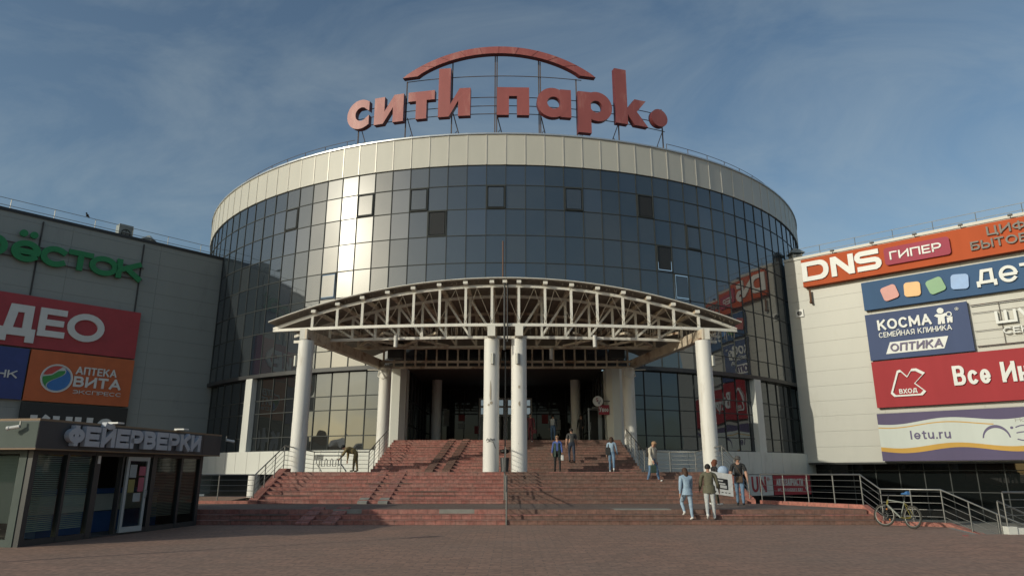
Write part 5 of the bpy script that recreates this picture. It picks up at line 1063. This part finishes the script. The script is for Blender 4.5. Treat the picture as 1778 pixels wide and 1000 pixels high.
    if coat:
        key, z0, z1, r0, r1 = coat; m = MB(); n = 20
        ring_ = lambda z, r: [up(r * math.cos(2 * math.pi * q / n + 1.9), r * .72 * math.sin(2 * math.pi * q / n + 1.9), z) if z > .95 else V3((r * math.cos(2 * math.pi * q / n + 1.9), r * .78 * math.sin(2 * math.pi * q / n + 1.9), z)) for q in range(n)]
        zs = [(z1, r1), ((z0 + z1) / 2, (r0 + r1) / 2 * .97), (z0, r0)]; rings = [ring_(z, r) for z, r in zs]
        for A, B in zip(rings, rings[1:]):
            for q in range(n - 2): m.smooth.add(len(m.f)); m.quad(W(A[q]), W(B[q]), W(B[q + 1]), W(A[q + 1]))
        m.build('coat', key, t, recalc=False)
    return {**{a: W(v) for a, v in J.items()}, 'W': W, 'Z': Z, 'up': lambda x, y, z: W(up(x, y, z)), 't': t}
for kk, c in (('skin', (.42, .24, .17)), ('lip', (.25, .08, .07)), ('hair_brown', (.055, .028, .016)), ('hair_dark', (.015, .012, .01)), ('hair_red', (.14, .045, .02)), ('hair_fair', (.30, .18, .10)),
              ('denim_pale', (.27, .37, .47)), ('denim', (.09, .16, .27)), ('denim_mid', (.12, .20, .30)), ('olive', (.10, .095, .06)), ('pale_grey', (.40, .42, .42)), ('shoe_white', (.68, .68, .66)), ('shoe_black', (.015, .015, .016)), ('cloth_black', (.014, .014, .015)),
              ('olive_dark', (.05, .055, .035)), ('jacket_cream', (.50, .45, .37)), ('khaki', (.20, .15, .065)), ('green_dark', (.022, .045, .035)), ('blue_top', (.06, .10, .30)), ('grey_dark', (.055, .055, .055)), ('navy', (.025, .035, .06)), ('maroon', (.11, .018, .025)), ('cap_grey', (.07, .065, .06)), ('leather', (.08, .05, .03)), ('bag_white', (.55, .55, .53)), ('bag_blue', (.33, .42, .55)), ('slate', (.07, .08, .095))): cm(kk, c, .75)
p1 = person('person in khaki overalls and a dark cap bending over beside the bicycle rack', (-7.75, 35.0, 1.655), 95, 1.76, lean=72, legs=((8, 6), (-6, 2)), arms=((30, 4, 6), (-6, 4, 10)), top='khaki', pants='khaki', shoe='leather', hair='hair_dark', cap='cloth_black', bulk=.045, head=(0, -15))
p2 = person('person with long brown hair in pale denim stepping up, seen from behind', (5.75, 23.5, .15), 8, 1.66, lean=6, legs=((42, 75), (-4, 3)), arms=((-14, 12, 12), (22, 10, 12)), top='denim_pale', pants='denim_pale', shoe='shoe_white', hair='hair_brown', hairlen=.30, female=True, bulk=.034, coat=('denim_pale', .83, 1.04, .205, .175))
p3 = person('person in an olive hooded jacket and pale trousers, seen from behind', (6.5, 23.55, .15), -12, 1.78, lean=5, legs=((-10, 25), (-2, 3)), arms=((14, 12, 14), (6, 16, 24)), top='olive', pants='pale_grey', shoe='shoe_white', hair='hair_dark', bulk=.034, head=(-15, 0), coat=('olive', .83, 1.06, .215, .19))
p4 = person('person in a black vest and olive trousers with red brown hair, walking right', (7.45, 26.2, .455), -80, 1.68, lean=4, legs=((14, 4), (-14, 10)), arms=((14, 8, 20), (-8, 8, 20)), top='cloth_black', pants='olive_dark', shoe='shoe_white', hair='hair_red', hairlen=.12, female=True, bulk=.012)
p5 = person('person in a black T shirt, grey cap and blue jeans walking down', (8.42, 26.4, .455), 158, 1.80, lean=2, legs=((14, 8), (-10, 6)), arms=((8, 14, 14), (4, 14, 16)), top='cloth_black', pants='denim_mid', shoe='shoe_black', hair='hair_dark', sleeve=.3, cap='cap_grey', head=(20, 10), bulk=.024)
p6 = person('person in an open cream jacket and jeans coming down the main steps', (6.0, 30.25, 1.205), -140, 1.76, lean=6, legs=((22, 10), (-8, 14)), arms=((-8, 9, 14), (10, 9, 22)), top='jacket_cream', pants='denim', shoe='shoe_white', hair='hair_fair', head=(25, 22), bulk=.026, coat=('jacket_cream', .74, 1.2, .205, .185))
p7 = person('person with long dark hair in blue dungarees walking away on the upper landing', (4.72, 33.4, 1.655), -12, 1.66, lean=3, legs=((14, 6), (-16, 22)), arms=((-6, 9, 8), (12, 12, 12)), top='denim_pale', pants='denim_mid', shoe='shoe_white', hair='hair_brown', hairlen=.28, female=True, bulk=.018)
p8 = person('person in a dark green cardigan and blue top facing the viewer', (2.12, 33.0, 1.655), 172, 1.66, lean=1, legs=((6, 4, 4), (-5, 5, 4)), arms=((6, 10, 30), (6, 10, 18)), top='blue_top', pants='cloth_black', shoe='shoe_black', hair='hair_fair', female=True, bulk=.02, coat=('green_dark', .72, 1.38, .225, .19))
m = MB(); m.bar(p8['up'](-.075, .105, 1.655), p8['up'](.075, .105, 1.655), .012, .03); m.build('sunglasses', 'black', p8['t'])
p9 = person('person in a dark grey T shirt and navy trousers climbing the upper steps', (3.15, 37.1, 2.115), 5, 1.80, lean=5, legs=((24, 38), (-6, 4)), arms=((-10, 12, 10), (10, 12, 14)), top='grey_dark', pants='navy', shoe='shoe_black', hair='hair_dark', sleeve=.3, bulk=.03)
p10 = person('person in a maroon jacket walking out of the entrance beside the column', (1.12, 41.9, 3.345), 170, 1.74, lean=2, legs=((16, 8), (-10, 14)), arms=((4, 8, 14), (4, 10, 30)), top='maroon', pants='maroon', shoe='shoe_white', hair='hair_dark', bulk=.012)
p11 = person('person in slate blue with a pale backpack going in at the entrance', (2.62, 44.6, 3.5), -8, 1.74, lean=3, legs=((12, 6), (-12, 12)), arms=((8, 8, 16), (-4, 8, 14)), top='slate', pants='denim', shoe='shoe_black', hair='hair_dark', bulk=.012)
p12 = person('person in black standing in shadow by the entrance column', (4.45, 44.8, 3.5), 150, 1.72, legs=((4, 4), (-4, 4)), arms=((10, 8, 40), (4, 8, 14)), top='cloth_black', pants='cloth_black', shoe='shoe_black', hair='hair_dark', bulk=.012)
# sleeves of the vest wearer, light
# things carried
def bag(name, label, cat, c, sx, sy, sz, key, strap=None, Z=None):
    c = Vector(c); t = thing(name, label, cat, tuple(c)); m = MB(); Z = Z or Matrix.Identity(3)
    q = []
    for dz, f in ((-1, .92), (-.8, 1.0), (.5, 1.0), (.85, .86), (1, .6)):
        q.append([c + Z @ Vector((x * f, y * f, 0)) + Vector((0, 0, dz * sz / 2)) for x, y in rrect(-sx / 2, sx / 2, -sy / 2, sy / 2, min(sx, sy) * .3, 3)])
    n = len(q[0])
    for A, B in zip(q, q[1:]):
        for i in range(n): m.smooth.add(len(m.f)); m.quad(A[i], A[(i + 1) % n], B[(i + 1) % n], B[i])
    m.quad(*q[-1]); m.quad(*q[0][::-1]); m.build('pouch', key, t)
    if strap: m = MB(); m.tube(strap, .012, 6); m.build('strap', key, t)
    return t
u = p5['up']; bag('shoulder_bag', 'brown shoulder bag worn across the black T shirt', 'bag', u(-.02, .17, .93), .26, .08, .22, 'leather', [u(-.14, .12, 1.0), u(-.02, .16, 1.25), u(.10, .08, 1.45), u(.13, -.08, 1.44), u(.02, -.17, 1.2), u(-.14, -.14, 1.0)], p5['Z'])
u = p7['up']; bag('shoulder_bag', 'black bag hanging at the hip of the person in dungarees', 'bag', u(-.17, -.10, 1.05), .24, .1, .34, 'cloth_black', [u(-.16, -.1, 1.2), u(-.12, -.06, 1.45), u(-.12, .06, 1.42), u(-.17, .02, 1.2)], p7['Z'])
u = p6['up']; bag('backpack', 'black backpack on the back of the person in the cream jacket', 'backpack', u(0, -.21, 1.26), .28, .13, .4, 'cloth_black', [u(-.1, -.16, 1.4), u(-.12, -.02, 1.49), u(-.12, .12, 1.36), u(-.13, .04, 1.12)], p6['Z'])
h = p6['handR']; bag('hand_bag', 'dark green bag carried low by the person in the cream jacket', 'bag', h - Vector((0, 0, .26)), .26, .1, .32, 'green_dark', [h - Vector((.06, 0, .12)), h, h - Vector((-.06, 0, .12))])
h = p8['handL']; bag('hand_bag', 'small white bag held by the person in the green cardigan', 'bag', h - Vector((0, 0, .17)), .13, .08, .24, 'bag_white', [h - Vector((.04, 0, .06)), h, h - Vector((-.04, 0, .06))])
u = p11['up']; bag('backpack', 'pale backpack on the back of the person entering', 'backpack', u(0, -.2, 1.25), .28, .14, .4, 'pale_grey', [u(-.1, -.16, 1.4), u(-.12, -.02, 1.49), u(-.12, .12, 1.36)], p11['Z'])
h = p10['handL']; bag('hand_bag', 'dark red bag in the hand of the person in the maroon jacket', 'bag', h - Vector((0, 0, .14)), .24, .1, .22, 'maroon', [h - Vector((.05, 0, .05)), h, h - Vector((-.05, 0, .05))])
# white framed poster carried on edge
t = thing('poster_board', 'white board with a dark picture carried on edge beside the black vest', 'poster', (7.45, 25.4, .85)); PB2 = plane((7.02, 25.05), (.985, .17), (.17, -.985))
sk = lambda s, z, d=0.: PB2(s, z - s * .14, d)
m = MB(); m.obox(sk, 0, .78, .92, 1.68, -.02, .02); m.build('board', 'shoe_white', t)
m = MB(); m.obox(sk, .15, .60, 1.12, 1.48, .02, .024); m.build('picture', 'cloth_black', t)
m = MB(); m.obox(sk, .2, .42, 1.38, 1.43, .024, .027); m.obox(sk, .3, .55, 1.16, 1.26, .024, .027); m.obox(sk, .22, .5, 1.28, 1.33, .024, .027); m.build('picture_detail', 'bag_white', t)
m = MB()
for i in range(5): m.obox(sk, .08 + i * .13, .15 + i * .13, 1.0, 1.03, .02, .024)
m.build('caption_marks', 'grey_dark', t)
t = thing('balloon', 'pale blue round foil balloon above the white board', 'balloon', (7.75, 26.0, 1.6)); m = MB(); m.ball((7.72, 25.95, 1.68), .20, 18, 12, (1, .75, .95)); m.build('envelope', 'bag_blue', t)
m = MB(); m.tube([(7.72, 25.95, 1.5), (7.66, 25.92, 1.42), (7.62, 25.9, 1.30)], .006, 4); m.ball((7.715, 25.95, 1.49), .018, 8, 6); m.build('tie', 'bag_white', t)

# unseen lamp post, added left of the view to cast a shadow across the plaza
t = thing('added_lamp_post', 'plain grey lamp post added out of view left of the kiosk front for its shadow', 'lamp post', (-12.6, 11.9, 0))
m = MB(); m.tube([(-12.6, 11.9, 0), (-12.6, 11.9, 4.2)], [.07, .045], 10); m.build('pole', 'grey_pipe', t); m = MB(); m.tube([(-12.6, 11.9, 4.2), (-12.6, 11.9, 4.3), (-12.6, 11.9, 4.55), (-12.6, 11.9, 4.62)], [.06, .16, .2, .05], 12); m.build('lantern', 'lamp_white', t)
m = MB(); m.poly([(12.38, 19.62), (12.5, 19.60), (12.54, 19.68), (12.46, 19.74), (12.4, 19.70)], lambda x, y, d: (x - .3, y - .2, d), .001, .012); tag(m.build('litter_scrap', 'st_red'), 'small red scrap of litter lying on the plaza paving', 'litter')
